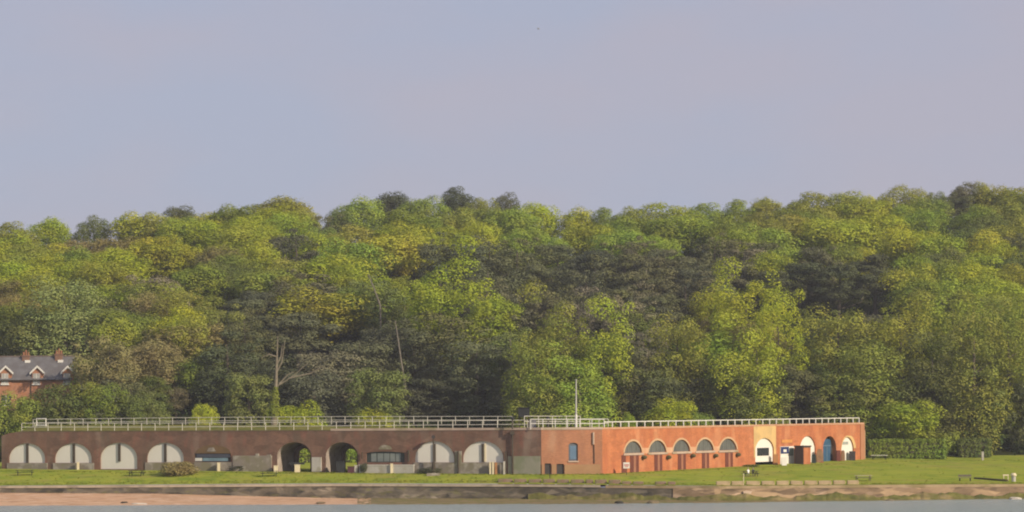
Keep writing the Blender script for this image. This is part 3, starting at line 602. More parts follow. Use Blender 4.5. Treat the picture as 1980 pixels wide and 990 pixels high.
m = MB(); m.tube([la + Vector((0, 0, .12)), la.lerp(lb, .3) + Vector((0, .3, .12)), la.lerp(lb, .65) + Vector((0, -.1, .12)), lb + Vector((0, 0, .12))], [.16, .2, .19, .22], 8)
tag(m.build('fallen_log', mk('dark_log', (0.10, .085, .03), (.07, .06, .02), 1.5, 1), None, smooth=True), 'long dark log lying along the lawn edge beside the white bollard', 'log')
wb_ = gv(1960, 931)
bo = thing('bollard', wb_, 'stout white capped bollard at the lawn edge near the far end of the sea wall', 'bollard')
m = MB(); m.tube([wb_, wb_ + Vector((0, 0, .9))], [.34, .36], 10); m.build('shaft', render_pale, bo)
m = MB(); m.tube([wb_ + Vector((0, 0, .9)), wb_ + Vector((0, 0, 1.1)), wb_ + Vector((0, 0, 1.35))], [.48, .5, .3], 10); m.build('cap', cream, bo)
bx = gv(1945, 930)
m = MB(); m.box(bx + Vector((0, 0, .95)), (.95, .14, .22)); m.box(bx + Vector((-.36, 0, .42)), (.12, .12, .84)); m.box(bx + Vector((.36, 0, .42)), (.12, .12, .84))
tag(m.build('rail_stand', cream), 'short pale rail on two legs beside the white bollard', 'rail')
# posts, bins, blocks
def post(px, py, y0, w_, mat, label, cat='post', name='marker_post', d=None):
    b_ = gv(px, py); k = F / b_.y; h = (py - y0) / k; w = w_ / k
    m = MB(); m.box(b_ + Vector((0, 0, h / 2 - .05)), (w, d or w, h + .1)); m.box(b_ + Vector((0, 0, h + .03)), (w * 1.15, (d or w) * 1.15, .07))
    return tag(m.build(name, mat), label, cat)
post(151, 906, 892, 4, cream, 'cream post standing before the second white arch')
post(423, 908, 892, 5, cream, 'cream post standing below the blue shop front strip')
post(757.5, 912, 894, 5, cream, 'bright cream post before the pale low wall of the glazed bay')
post(948, 916, 893, 3.2, cream, 'wider cream gatepost, the one further from the orange board by the corner arch')
post(953.5, 916, 893, 3.2, cream, 'cream gatepost next to the orange board by the corner arch')
post(959, 915.5, 893.5, 5, mk('rust_board', (.42, .20, .08), (.3, .15, .07), 1, .8), 'small orange brown board beside the pair of cream gateposts', 'board', 'notice_board', .1)
post(975, 917, 892.5, 4, render_pale, 'pale pier between the orange board and the dark slot')
post(533.5, 904, 892.5, 7.5, cream, 'cream box at the foot of the first open arch', 'box', 'cream_box')
post(575, 907, 893, 10, cream, 'cream pier standing inside the first open arch below the dark beam', 'pier', 'low_pier', .6)
post(658.5, 910, 888.5, 16, mk('near_black', (.03, .03, .03)), 'black square bin in the second open arch', 'bin', 'square_bin')
post(679, 911, 899.5, 13, mk('maroon', (.10, .035, .05), (.075, .03, .04), 1, .8), 'low maroon box beside the black bin of the second open arch', 'box', 'maroon_box')
post(688.5, 911, 897, 6, render_pale, 'small pale pillar next to the maroon box', 'pillar', 'low_pillar')
post(1063, 925, 905, 1.2, mk('near_black', (.03, .03, .03)), 'thin dark stake before the doors of the blunt corner', 'stake', 'stake')
post(1438, 938, 916, 1.2, cream, 'thin cream post at the sea edge before the people at the picnic table')
post(1900, 890, 874, 4, render_pale, 'pale slender post in front of the dark hedge on the far lawn')
bm_ = gv(565, 905); bt_ = thing('timber_hoist', bm_, 'dark timber beam on one leg inside the first open arch', 'beam')
m = MB(); m.box(bm_ + Vector((.8, 0, 1.45)), (2.6, .3, .35)); m.build('beam', mk('near_black', (.03, .03, .03)), bt_)
m = MB(); m.box(bm_ + Vector((.05, 0, .65)), (.22, .22, 1.3)); m.build('leg', mk('near_black', (.03, .03, .03)), bt_)
# pale low wall of the glazed bay and small dark plant by it
l0, l1 = gv(694, 911), gv(800, 914)
lw = thing('low_wall', l0, 'pale low rendered wall before the glazed bay of the shaded wing', 'wall')
LF = Frame(l0, l1); m = MB(); LF.box(m, 0, LF.len, l0.z - .4, l0.z + 1.25, -.3, 0); m.build('wall_body', render_pale, lw)
m = MB(); LF.box(m, -.05, LF.len + .05, l0.z + 1.253, l0.z + 1.36, -.36, .06); m.build('coping', white_panel, lw)
# lamp post in a planter
lp_ = gv(838.5, 916)
lp = thing('lamp_post', lp_, 'dark lamp post rising from a green planter before a white arch', 'lamp post')
k = F / lp_.y; hh = (916 - 842) / k
m = MB(); m.tube([lp_, lp_ + Vector((0, 0, 1.9)), lp_ + Vector((0, 0, 2.0)), lp_ + Vector((0, 0, hh - .4))], [.38, .26, .14, .12], 8); m.build('column', dark_post, lp)
m = MB(); m.box(lp_ + Vector((0, 0, hh - .25)), (.62, .5, .4)); m.box(lp_ + Vector((0, 0, hh)), (.3, .3, .14)); m.build('lantern', door_dark, lp)
pt = gv(838, 919.5); pt_ = thing('planter', pt, 'squat grey planter full of dark shrubs round the lamp post', 'planter')
m = MB(); m.box(pt + Vector((0, 0, .15)), (2.2, .8, .5)); m.build('trough', render_grey, pt_)
# red and white notice on a post
sg = gv(1211.5, 918); sgn = thing('notice_sign', sg, 'white notice with red lettering on a post before the first oxblood door', 'sign')
m = MB(); m.box(sg + Vector((0, 0, .55)), (.12, .1, 1.2)); m.build('post', dark_post, sgn)
m = MB(); m.box(sg + Vector((0, -.08, 1.55)), (1.05, .06, 1.0)); m.build('board', bright_white, sgn)
m = MB(); m.box(sg + Vector((0, -.12, 1.62)), (.8, .02, .16)); m.box(sg + Vector((0, -.12, 1.35)), (.6, .02, .1)); m.build('red_lettering', red_paint, sgn)
# kiosk, bins, seats along the sunlit wing
def cpt(px, o): q = FC.sp(px, 885, o); p = FC.p(q, 0, o); p.z = ground(p.x, p.y) - .05; return p
CR = math.atan2(FC.l.y, FC.l.x)
kb = cpt(1551, 2.6); kio = thing('kiosk', kb, 'small flat roofed kiosk with dark side and brick red front by the white arch', 'kiosk'); kk = F / kb.y
KF = Frame(T(1537, 880, kb.y + 0.2), T(1553, 880, kb.y - 1.2)); KF.n = Vector((KF.l.y, -KF.l.x, 0))
K0, K1, K2, K3 = T(1537, 880, kb.y + .8), T(1553, 880, kb.y - 1.0), T(1567.5, 880, kb.y + .6), T(1552, 880, kb.y + 2.6)
def kz(p, py): _, v = unroll(1552, py); return HC + v * kb.y / F
m = MB(); z0_, z1_ = kb.z - .2, kz(0, 864)
m.hexa([Vector((p.x, p.y, z0_)) for p in (K0, K1, K2, K3)] + [Vector((p.x, p.y, z1_)) for p in (K0, K1, K2, K3)]); m.build('cabin', mk('kiosk_brown', (.10, .065, .06), (.08, .05, .048), 1, .8), kio)
m = MB(); d = (K2 - K1).cross(Vector((0, 0, 1))); d.z = 0; d.normalize(); a_ = K1.lerp(K2, .04); b_ = K1.lerp(K2, .96)
m.hexa([Vector((p.x, p.y, z)) + d * o for z in (z0_, z1_ - .15) for p, o in ((a_, .004), (b_, .004), (b_, .06), (a_, .06))]); m.build('front_panel', brick_red, kio)
m = MB(); c_ = (K0 + K2) / 2
m.hexa([Vector((c_.x + (p.x - c_.x) * 1.12, c_.y + (p.y - c_.y) * 1.12, z)) for z in (z1_ + .002, z1_ + .22) for p in (K0, K1, K2, K3)]); m.build('roof', door_dark, kio)
def cthing(name, px, w_, y0, y1, o, mat, label, cat, taper=1.0, d=.8):
    b_ = cpt(px, o); k = F / b_.y; w = w_ / k; zt = HC + unroll(px, y0)[1] * b_.y / F; z0 = min(b_.z, HC + unroll(px, y1)[1] * b_.y / F)
    m = MB(); n = 6; prof = [(w / 2, z0), (w / 2, z0 + (zt - z0) * .55), (w / 2 * (.55 + .45 * taper), z0 + (zt - z0) * .85), (w / 2 * taper, zt)]
    ring = [Vector((-a, 0, z)) for a, z in prof] + [Vector((a, 0, z)) for a, z in prof[::-1]]
    m.prism([Vector((b_.x, b_.y, 0)) + q for q in ring], (0, d, 0))
    return tag(m.build(name, mat), label, cat)
cthing('wheeled_bin', 1574, 7.5, 878.5, 898, 2.2, mk('bin_green', (.03, .05, .045), None, 1, .5), 'dark green wheeled bin against the kiosk', 'bin', .9)
cthing('barrel', 1585.5, 13, 868.5, 898, 1.4, mk('barrel_tan', (.36, .22, .12), (.24, .14, .08), 1.2, .9), 'tall tan tapered stack beside the blue arched door', 'stack', .5)
cthing('maroon_cabinet', 1621.5, 8, 871, 892, 1.0, mk('maroon_board', (.20, .06, .045), None, 1, .7), 'maroon cabinet between the blue door and the last white arch', 'cabinet', 1)
cthing('tan_stack', 1630.5, 7, 871, 892, 1.2, mk('barrel_tan', (.36, .22, .12)), 'small tan tapered stack beside the maroon cabinet', 'stack', .5)
cthing('dark_hatch', 1648.5, 11, 872.5, 893, 1.0, mk('hatch', (.06, .05, .055), None, 1, .8), 'dark square bin in front of the last white arch', 'bin', 1)
cthing('terracotta_pot', 1590, 6, 893, 900, 2.2, mk('terracotta', (.38, .13, .06), None, 1, .8), 'terracotta pot at the foot of the tall tan stack', 'pot', .8)
ab = cpt(1516, 3.0); abd = thing('sandwich_board', ab, 'leaning white sandwich board on the grass in front of the cafe window', 'sandwich board')
for s_ in (-1, 1): m = MB(); m.hexa([ab + Vector((x + z * .12 * s_ * 0, s_ * (.45 - z * .25) + dy, z)) for z in (0, 1.5) for x, dy in ((-.45, -.03), (.45, -.03), (.45, .03), (-.45, .03))]); m.build('panel', bright_white, abd)
m = MB(); b_ = cpt(1500, 1.0); m.box(b_ + Vector((0, 0, .9)), (.9, .5, 1.9)); m.box(b_ + Vector((0, 0, 1.95)), (1.0, .6, .12)); tag(m.build('orange_cabinet', mk('orange_cab', (.55, .25, .09), (.42, .2, .08), 1, .7)), 'narrow orange cabinet between the yellow panel and the cafe front', 'cabinet')
# blocks on the sea edge
bl = None; bright_blocks = [(1384, 1411), (1414, 1437), (1442, 1468), (1472, 1497), (1501, 1524), (1527.5, 1551), (1555, 1579), (1582, 1607), (1610.5, 1634), (1637, 1660)]
dull_blocks = [(962, 990), (993, 1017), (1021, 1046), (1049, 1072), (1076, 1099), (1103, 1128), (1132, 1146), (1150, 1172), (1176, 1199), (1202, 1219), (1223, 1243), (1266, 1287), (1290, 1305)]
ORD = 'first second third fourth fifth sixth seventh eighth ninth tenth eleventh twelfth thirteenth fourteenth fifteenth sixteenth'.split()
blockm = mk('block_stone', (.56, .42, .26), (.42, .31, .19), .9, .95, stain=[(.30, .24, .12)], stain_scale=.6, bump=.5)
blockd = mk('overgrown_block', (.30, .22, .15), (.20, .155, .10), .8, .95, stain=[(.16, .15, .06), (.26, .15, .12)], stain_scale=.7, bump=.5)
def block(x0, x1, h, mat, label, grp, seed):
    Yc = ys((x0 + x1) / 2 / F * 385 - CX / F * 385) + 1.5; a = (x0 - CX) * Yc / F; b = (x1 - CX) * Yc / F
    c = Vector(((a + b) / 2, ys((a + b) / 2) + 1.75, zs((a + b) / 2)))
    r = random.Random(seed); bm = bmesh.new(); bmesh.ops.create_cube(bm, size=1)
    for v in bm.verts: v.co = Vector((v.co.x * (b - a), v.co.y * .7, v.co.z * (h + .3) + (h - .3) / 2)) + Vector((r.uniform(-.05, .05), r.uniform(-.05, .05), r.uniform(-.05, .05)))
    bmesh.ops.bevel(bm, geom=list(bm.edges), offset=.07, segments=1, affect='EDGES')
    me = bpy.data.meshes.new('stone_block'); bm.to_mesh(me); bm.free(); me.materials.append(mat)
    o = bpy.data.objects.new('stone_block', me); COL.objects.link(o); o.location = c
    return tag(o, label, 'stone block', grp)
for i, (x0, x1) in enumerate(bright_blocks): block(x0, x1, .7, blockm, f'pale stone block on the sea edge, {ORD[len(bright_blocks) - 1 - i]} from the pale topped picnic table', 'pale stone blocks along the sea edge', i)
for i, (x0, x1) in enumerate(dull_blocks): block(x0, x1, .85 if x0 < 1200 else .6, blockd, f'dull overgrown stone block below the corner, {ORD[i]} along from the shaded wing end', 'overgrown stone blocks along the sea edge', 50 + i)
# stones set in or lying by the wall
hp = [T(x, y, ys((1445 - CX) * 382 / F) - .42) for x, y in ((1436.5, 950), (1444, 948.5), (1454, 950), (1452, 955), (1445, 960), (1439, 956))]
m = MB(); m.prism(hp, (0, .9, 0)); tag(m.build('pale_stone', mk('pale_stone', (.72, .55, .40), (.62, .46, .34), 1, .9)), 'pale triangular stone in the sea wall below the thin cream post', 'stone')
def rock(px, py, Y, rx, rz_, mat, label, seed):
    p = T(px, py, Y); r = random.Random(seed); bm = bmesh.new(); bmesh.ops.create_icosphere(bm, subdivisions=2, radius=1)
    for v in bm.verts: v.co = Vector((v.co.x * rx, v.co.y * rx * .6, v.co.z * rz_)) * (1 + r.uniform(-.22, .22))
    me = bpy.data.meshes.new('rock'); bm.to_mesh(me); bm.free(); me.materials.append(mat); o = bpy.data.objects.new('rock', me); COL.objects.link(o); o.location = p
    return tag(o, label, 'rock', 'rocks at the water edge')
wr = mk('pale_rock', (.60, .54, .45), (.45, .40, .33), 1.2, .9); dr = mk('black_rock', (.05, .045, .035), None, 2, .9); br_ = mk('brown_rock', (.22, .17, .10), (.14, .11, .06), 1.5, .95)
rock(1962, 964.5, 384.0, 1.0, .28, wr, 'white rock in the water below the white bollard', 1)
rock(1197, 973, 377.5, .75, .35, dr, 'black rock at the water edge below the red and white notice', 2)
rock(1262, 972.5, 377, .9, .4, br_, 'brown weedy rock at the water edge below the second lunette window', 3)
rock(240, 972.5, 388, .6, .25, dr, 'small dark rock on the orange sand below the third white arch', 4)
rock(268, 974.5, 386.5, 1.3, .16, wr, 'flat pale rock on the wet sand at the water line', 5)
rock(1720, 968, 381.5, .7, .25, br_, 'brown rock at the foot of the tan wall below the clipped hedge', 6)
rock(620, 972, 384, .8, .2, br_, 'low brown rock where the sand narrows below the first open arch', 7)

# ------------------------------------------------------------------ people at the picnic table
def person(hip, face, shirt, trousers, hair, skin, label, lean=.15):
    r = thing('person', (0, 0, 0), label, 'person')
    J = dict(pel=(0, 0, .5), sp1=(0, .03 + lean * .3, .72), ch=(0, .02 + lean, .98), nk=(0, .03 + lean, 1.12), hd0=(0, .06 + lean, 1.2), hd1=(0, .08 + lean, 1.34))
    E = [('pel', 'sp1'), ('sp1', 'ch'), ('ch', 'nk'), ('nk', 'hd0'), ('hd0', 'hd1')]; rad = dict(pel=.15, sp1=.14, ch=.16, nk=.06, hd0=.085, hd1=.095)
    for s_, q in ((-1, 'l'), (1, 'r')):
        J.update({'hp' + q: (s_ * .1, .02, .48), 'kn' + q: (s_ * .14, .44, .50), 'an' + q: (s_ * .14, .40, .08), 'to' + q: (s_ * .15, .58, .04),
                  'sh' + q: (s_ * .19, .02 + lean, 1.03), 'el' + q: (s_ * .26, .14 + lean, .80), 'wr' + q: (s_ * .16, .42, .80), 'hn' + q: (s_ * .13, .54, .80)})
        rad.update({'hp' + q: .095, 'kn' + q: .065, 'an' + q: .045, 'to' + q: .035, 'sh' + q: .065, 'el' + q: .048, 'wr' + q: .034, 'hn' + q: .03})
        E += [('pel', 'hp' + q), ('hp' + q, 'kn' + q), ('kn' + q, 'an' + q), ('an' + q, 'to' + q), ('ch', 'sh' + q), ('sh' + q, 'el' + q), ('el' + q, 'wr' + q), ('wr' + q, 'hn' + q)]
    nm = list(J); me = bpy.data.meshes.new('body'); me.from_pydata([J[k] for k in nm], [(nm.index(a), nm.index(b)) for a, b in E], [])
    o = bpy.data.objects.new('body', me); COL.objects.link(o); o.parent = r
    md = o.modifiers.new('skin', 'SKIN'); o.modifiers.new('sub', 'SUBSURF').levels = 1
    for i, k in enumerate(nm): me.skin_vertices[0].data[i].radius = (rad[k], rad[k] * .85); me.skin_vertices[0].data[i].use_root = (k == 'pel')
    m = bpy.data.materials.new('clothes'); m.use_nodes = True; t = m.node_tree; tcn = N(t, 'ShaderNodeTexCoord'); sx = N(t, 'ShaderNodeSeparateXYZ'); t.links.new(tcn.outputs['Object'], sx.inputs[0])
    rr = N(t, 'ShaderNodeValToRGB'); rr.color_ramp.interpolation = 'CONSTANT'; els = rr.color_ramp.elements
    els[0].position = 0; els[0].color = (.03, .025, .02, 1); els[1].position = .08 / 1.5; els[1].color = (*trousers, 1)
    for ps, c in ((.60, shirt), (1.115, skin)): e = els.new(ps / 1.5); e.color = (*c, 1)
    dv = N(t, 'ShaderNodeMath', operation='DIVIDE'); dv.inputs[1].default_value = 1.5; t.links.new(sx.outputs[2], dv.inputs[0]); t.links.new(dv.outputs[0], rr.inputs[0])
    t.links.new(rr.outputs[0], t.nodes['Principled BSDF'].inputs['Base Color']); me.materials.append(m)
    h = MB(); h.ball((0, .05 + lean, 1.36), .115, 8, (1, 1.1, .85)); h.build('hair', mk('hair_' + hair[0], hair[1]), r, smooth=True)
    r.rotation_euler = (0, 0, face); r.location = hip; return r
c0 = gv(1451, 921); rz = .2
person(c0 + Matrix.Rotation(rz, 3, 'Z') @ Vector((-.55, -.72, 0)), rz, (.80, .78, .76), (.62, .60, .62), ('pale', (.45, .40, .30)), (.55, .34, .25), 'person in white top and pale trousers seated at the picnic table')
person(c0 + Matrix.Rotation(rz, 3, 'Z') @ Vector((.65, .72, 0)), rz + math.pi, (.05, .05, .055), (.06, .06, .075), ('grey', (.30, .28, .22)), (.5, .32, .24), 'person in dark clothes seated across the picnic table')

# ------------------------------------------------------------------ gull
gp = T(1041, 56, 430); gl = MB()
gl.tube([gp + Vector((-.22, 0, 0)), gp + Vector((-.1, 0, .02)), gp + Vector((.12, 0, .02)), gp + Vector((.3, 0, 0))], [.02, .09, .08, .015], 6)
for s_ in (-1, 1): gl.prism([gp + Vector((-.08, 0, .04)), gp + Vector((.08, 0, .04)), gp + Vector((.02, s_ * .35, .16)), gp + Vector((-.18, s_ * .68, .1)), gp + Vector((-.1, s_ * .3, .14))], (0, 0, .02))
tag(gl.build('gull', mk('gull_grey', (.42, .42, .44), None, 2, .8)), 'lone pale gull flying high in the open sky', 'bird')

# ------------------------------------------------------------------ terrace of houses
HYY = 516.0
def hz(px, py, Y=HYY): return T(px, py, Y)
hg = ground(-100, HYY)
hs = thing('brick_terrace', (hz(60, 790).x, HYY, hg), 'red brick terrace with slate roof and white gabled dormers peeping over the hedge', 'terrace')
hbrick = mk('terrace_brick', (.56, .27, .16), (.50, .235, .14), .4, .9, stain=[(.42, .18, .09)], stain_scale=.4, brick=BR)
slate = mk('slate', (.17, .165, .17), (.125, .12, .125), .8, .7, bump=.2, stain=[(.12, .11, .11)], stain_scale=.5)
xl, xr = hz(-130, 740).x, hz(137, 740).x; ze, zr = hz(60, 734).z, hz(60, 690).z; gz = hg - 1.5
m = MB(); m.box(((xl + xr) / 2, HYY + 4, (gz + ze) / 2), (xr - xl, 8, ze - gz)); m.prism([(xr - .02, HYY, ze), (xr - .02, HYY + 8, ze), (xr - .02, HYY + 4, zr - .1)], (-.3, 0, 0)); m.build('brick_wall', hbrick, hs)
m = MB(); e = .45
m.prism([(xl, HYY - e, ze - .15), (xl, HYY + 4, zr), (xl, HYY + 8 + e, ze - .15), (xl, HYY + 8 + e, ze - .02), (xl, HYY + 4, zr + .16), (xl, HYY - e, ze - .02)], (xr + .3 - xl, 0, 0)); roof = m.build('slate_roof', slate, hs)
m = MB(); m.tube([(xl, HYY + 4, zr + .2), (xr + .3, HYY + 4, zr + .2)], .14, 6); m.build('ridge_tiles', mk('ridge_tile', (.20, .15, .13), None, 1, .9), roof)
for px in (-48, 12, 73, 132):
    x = hz(px, 730).x; zg = hz(px, 707).z; zb = hz(px, 719).z; hw = 1.45
    m = MB(); m.prism([(x - hw * .8, HYY - .12, ze - 1.3), (x - hw * .8, HYY - .12, zb), (x, HYY - .12, zg - .15), (x + hw * .8, HYY - .12, zb), (x + hw * .8, HYY - .12, ze - 1.3)], (0, 3.0, 0)); dm = m.build('dormer', hbrick, hs)
    m = MB()
    for s_ in (-1, 1): m.hexa([Vector(p) for p in ((x, HYY - .45, zg - .2), (x + s_ * hw, HYY - .45, zb - .35), (x + s_ * hw, HYY + 3, zb - .35), (x, HYY + 3, zg - .2), (x, HYY - .45, zg), (x + s_ * hw, HYY - .45, zb - .15), (x + s_ * hw, HYY + 3, zb - .15), (x, HYY + 3, zg))])
    m.build('dormer_roof', slate, dm)
    m = MB()
    for s_ in (-1, 1): m.hexa([Vector(p) for p in ((x, HYY - .52, zg - .42), (x + s_ * (hw + .15), HYY - .52, zb - .62), (x + s_ * (hw + .15), HYY - .455, zb - .62), (x, HYY - .455, zg - .42), (x, HYY - .52, zg + .05), (x + s_ * (hw + .15), HYY - .52, zb - .16), (x + s_ * (hw + .15), HYY - .455, zb - .16), (x, HYY - .455, zg + .05))])
    m.build('bargeboard', bright_white, dm)
    wz0, wz1 = hz(px, 742).z, hz(px, 722).z
    m = MB(); m.box((x - .25, HYY - .15, (wz0 + wz1) / 2), (1.5, .05, wz1 - wz0)); wd = m.build('window', mk('pale_sash', (.50, .48, .44), (.36, .35, .33), 1.0, .5), dm)
    m = MB(); m.box((x - .25, HYY - .2, wz0 - .12), (1.75, .2, .3)); m.build('sill', bright_white, wd)
    m = MB(); m.box((x - .25, HYY - .19, (wz0 + wz1) / 2), (.1, .03, wz1 - wz0)); m.box((x - .25, HYY - .19, (wz0 + wz1) / 2), (1.5, .03, .09)); m.build('glazing_bar', bright_white, wd)
for px in (-15, 47, 111):
    x = hz(px, 690).x; zt = hz(px, 686 if px < 60 else 683).z
    m = MB(); m.box((x - .35, HYY + 3.6, (zr - .8 + zt) / 2), (1.5, .9, zt - zr + .8)); m.box((x - .35, HYY + 3.6, zt - .15), (1.7, 1.1, .25)); ch = m.build('chimney', mk('sooty_brick', (.27, .15, .10), (.20, .12, .085), .8, .95), roof)
    for dx in (-.85, -.35, .15): m = MB(); m.tube([(x + dx, HYY + 3.6, zt), (x + dx, HYY + 3.6, zt + (1.1 if dx == -.35 else .7))], [.2, .16], 8); o_ = m.build('chimney_pot', mk('pot', (.36, .16, .09), None, 1, .9), ch)
    m = MB(); m.box((x + .1, HYY + 2.95, zr - .9), (1.1, .4, .55)); m.build('flashing', bright_white, ch)
for px in (60, 126, -5):
    x = hz(px, 750).x; m = MB(); m.tube([(x, HYY - .12, gz), (x, HYY - .12, ze - .1)], .1, 6); m.build('downpipe', dark_post, hs)
m = MB(); m.box(((xl + xr) / 2, HYY - .5, ze - .12), (xr - xl, .16, .16)); m.build('gutter', dark_post, hs)
for px in (12, -50):
    x = hz(px, 775).x; za, zb = hz(px, 783).z, hz(px, 764).z
    m = MB(); m.box((x, HYY - .03, (za + zb) / 2), (2.0, .06, zb - za)); wd = m.build('window', glass_dark, hs)
    m = MB(); m.box((x, HYY - .08, za - .15), (2.2, .2, .26)); m.build('sill', bright_white, wd)
    m = MB(); m.box((x, HYY - .075, (za + zb) / 2), (.08, .03, zb - za)); m.build('glazing_bar', bright_white, wd)

# ------------------------------------------------------------------ foliage prototypes (unit: metres, base at z = 0)
def leaves_mesh(name, centres, radii, n, size, mat, up=.35, flat=1.0, long=1.0, shell=.75, seed=0):
    """n leaf clumps spread over the outer shells of the given blobs; mesh of separate small quads"""
    r = np.random.default_rng(seed); C = np.array(centres); Q = np.array(radii); wt = Q ** 2; wt = wt / wt.sum()
    k = r.choice(len(C), n, p=wt); d = r.normal(size=(n, 3)); d /= np.linalg.norm(d, axis=1)[:, None]
    d[:, 2] = np.where(r.random(n) < .35, np.abs(d[:, 2]), d[:, 2])
    rad = Q[k] * (shell + (1.08 - shell) * r.random(n)) * np.where(r.random(n) < .1, 1.22, 1.0); P = C[k] + d * rad[:, None] * np.array([1, 1, flat])
    nr = d * .7 + np.array([0, 0, up]) + r.normal(size=(n, 3)) * .18; nr /= np.linalg.norm(nr, axis=1)[:, None]
    a = np.cross(nr, r.normal(size=(n, 3))); a /= np.linalg.norm(a, axis=1)[:, None]; b = np.cross(nr, a)
    s = size * (.6 + .8 * r.random(n)) / 2
    a = a * (s * long)[:, None]; b = b * (s / long * .8)[:, None]
    V = np.empty((n, 4, 3)); V[:, 0] = P - a; V[:, 1] = P - b * 1.0; V[:, 2] = P + a; V[:, 3] = P + b
    V = V.reshape(-1, 3); me = bpy.data.meshes.new(name)
    me.vertices.add(len(V)); me.vertices.foreach_set('co', V.ravel()); me.loops.add(n * 4); me.loops.foreach_set('vertex_index', np.arange(n * 4, dtype=np.int32))
    me.polygons.add(n); me.polygons.foreach_set('loop_start', np.arange(0, n * 4, 4, dtype=np.int32)); me.update(calc_edges=True)
    me.materials.append(mat); return me
def trunk_mesh(name, H, r0, limbs, mat, seed, lean=0.0):
    r = random.Random(seed); m = MB(); top = Vector((lean * H, 0, H)); pts = [Vector((lean * H * t + r.uniform(-.15, .15) * (t > 0), r.uniform(-.15, .15) * (t > 0), -1.5 + (H + 1.5) * t)) for t in (0, .25, .5, .75, 1)]
    m.tube(pts, [r0 * 1.15, r0 * .85, r0 * .65, r0 * .45, r0 * .15], 7)
    for i in range(limbs):
        t = r.uniform(.25, .85); p = pts[0].lerp(pts[-1], t); a = r.uniform(0, 6.28); L = H * r.uniform(.18, .34); q = p + Vector((math.cos(a) * L, math.sin(a) * L, L * r.uniform(.35, .9)))
        m.tube([p, p.lerp(q, .5) + Vector((0, 0, -.05 * L)), q], [r0 * .45 * (1.1 - t), r0 * .3 * (1.1 - t), .03], 5)
    me = bpy.data.meshes.new(name); me.from_pydata([tuple(v) for v in m.v], [], m.f); me.materials.append(mat); return me
PROTO = {}
def blobs_dome(seed, H, Wd, zlo, n, rr, power=1.0, mid=.56):
    """lobes over an uneven ellipsoid: broad shoulders, flattish top, a few lobes inside"""
    r = random.Random(seed); c = []; q = []; zm = zlo + (H - zlo) * mid
    big = [(r.uniform(0, 6.28), r.uniform(-.3, .8), r.uniform(.8, 1.15)) for _ in range(5)]
    for i in range(n):
        zz = 1 - 2 * (i + .5) / n; a = i * 2.39996 + r.uniform(-.4, .4); e = math.sqrt(max(0, 1 - zz * zz)) ** power
        k = 1.0 + .24 * sum(b * max(0, math.cos(a - a0) * e * .8 + zz * z0) ** 3 - .12 for a0, z0, b in big)
        k *= r.uniform(.7, 1.06) if r.random() < .8 else r.uniform(.4, .7)
        sz = rr * r.choice([.65, .8, 1.0, 1.0, 1.25, 1.45]); hz_ = (H - zm) if zz > 0 else (zm - zlo)
        R0 = e * k * (Wd / 2 - sz * .55); z = zm + zz * k * (hz_ - sz * .6)
        c.append((math.cos(a) * R0, math.sin(a) * R0, z)); q.append(sz)
    return c, q
for v in range(7):     # round topped broadleaf, 18 m x 12 m
    c, q = blobs_dome(v, 18, 12.5 + (v % 3 - 1), 2.0, (58, 96, 40, 74, 110, 50, 66)[v], (1.75, 1.3, 2.2, 1.55, 1.2, 1.95, 1.7)[v])
    PROTO['broad', v] = (leaves_mesh('broadleaf_crown', c, q, 14500, (.37, .33, .42, .36, .31, .4, .38)[v], LEAF, seed=v), trunk_mesh('broadleaf_trunk', 15, .45, 7, bark, v))
for v in range(5):     # tall, foliage to the ground, 26 m x 13 m
    c, q = blobs_dome(20 + v, 26, 13.5, -4.0, 110, 1.8, .5, .45)
    PROTO['tall', v] = (leaves_mesh('tall_crown', c, q, 23000, .37, LEAF, seed=20 + v), trunk_mesh('tall_trunk', 22, .5, 9, bark, 20 + v))
for v in range(4):     # pine: flat plates of needles
    r = random.Random(40 + v); c = []; q = []
    for i in range(26):
        a = r.uniform(0, 6.28); z = 7.5 + 9.5 * (i / 25); R0 = r.uniform(0, 1) ** .6 * (5.6 - 2.2 * abs(z - 13) / 5); c.append((math.cos(a) * R0, math.sin(a) * R0, z + r.uniform(-.4, .4))); q.append(r.uniform(1.3, 2.3))
    PROTO['pine', v] = (leaves_mesh('pine_crown', c, q, 12500, .34, NEEDLE, up=.5, flat=.6, shell=.5, seed=40 + v), trunk_mesh('pine_trunk', 17, .4, 8, palebark if v == 3 else bark, 40 + v, .03))
for v in range(4):     # dense dark conifer or evergreen oak to the ground, 20 x 10
    c, q = blobs_dome(60 + v, 20, 11.5, -3.0, 92, 1.5, .6, .45)
    PROTO['dark', v] = (leaves_mesh('evergreen_crown', c, q, 16500, .35, NEEDLE, up=.3, flat=.8, shell=.6, seed=60 + v), trunk_mesh('evergreen_trunk', 17, .45, 5, bark, 60 + v))
for v in range(3):     # barely leafed brown crown with visible twigs
    c, q = blobs_dome(80 + v, 17, 12, 2.0, 64, 1.7)
    PROTO['twig', v] = (leaves_mesh('budding_crown', c, q, 13500, .36, LEAF, up=.15, long=1.5, shell=.25, seed=80 + v), trunk_mesh('budding_trunk', 15, .4, 16, bark, 80 + v))
for v in range(4):     # shrub 4 x 6
    c, q = blobs_dome(100 + v, 4, 6, -.4, 40, .85, .7, .45)
    PROTO['shrub', v] = (leaves_mesh('shrub_crown', c, q, 4600, .28, LEAF, seed=100 + v), trunk_mesh('shrub_stem', 2.6, .12, 6, bark, 100 + v))
DIM = dict(broad=(18, 12, 3), tall=(26, 13, 1), pine=(18, 12, 7), dark=(20, 10.5, 1), twig=(17, 12, 2.5), shrub=(4, 6, .2))
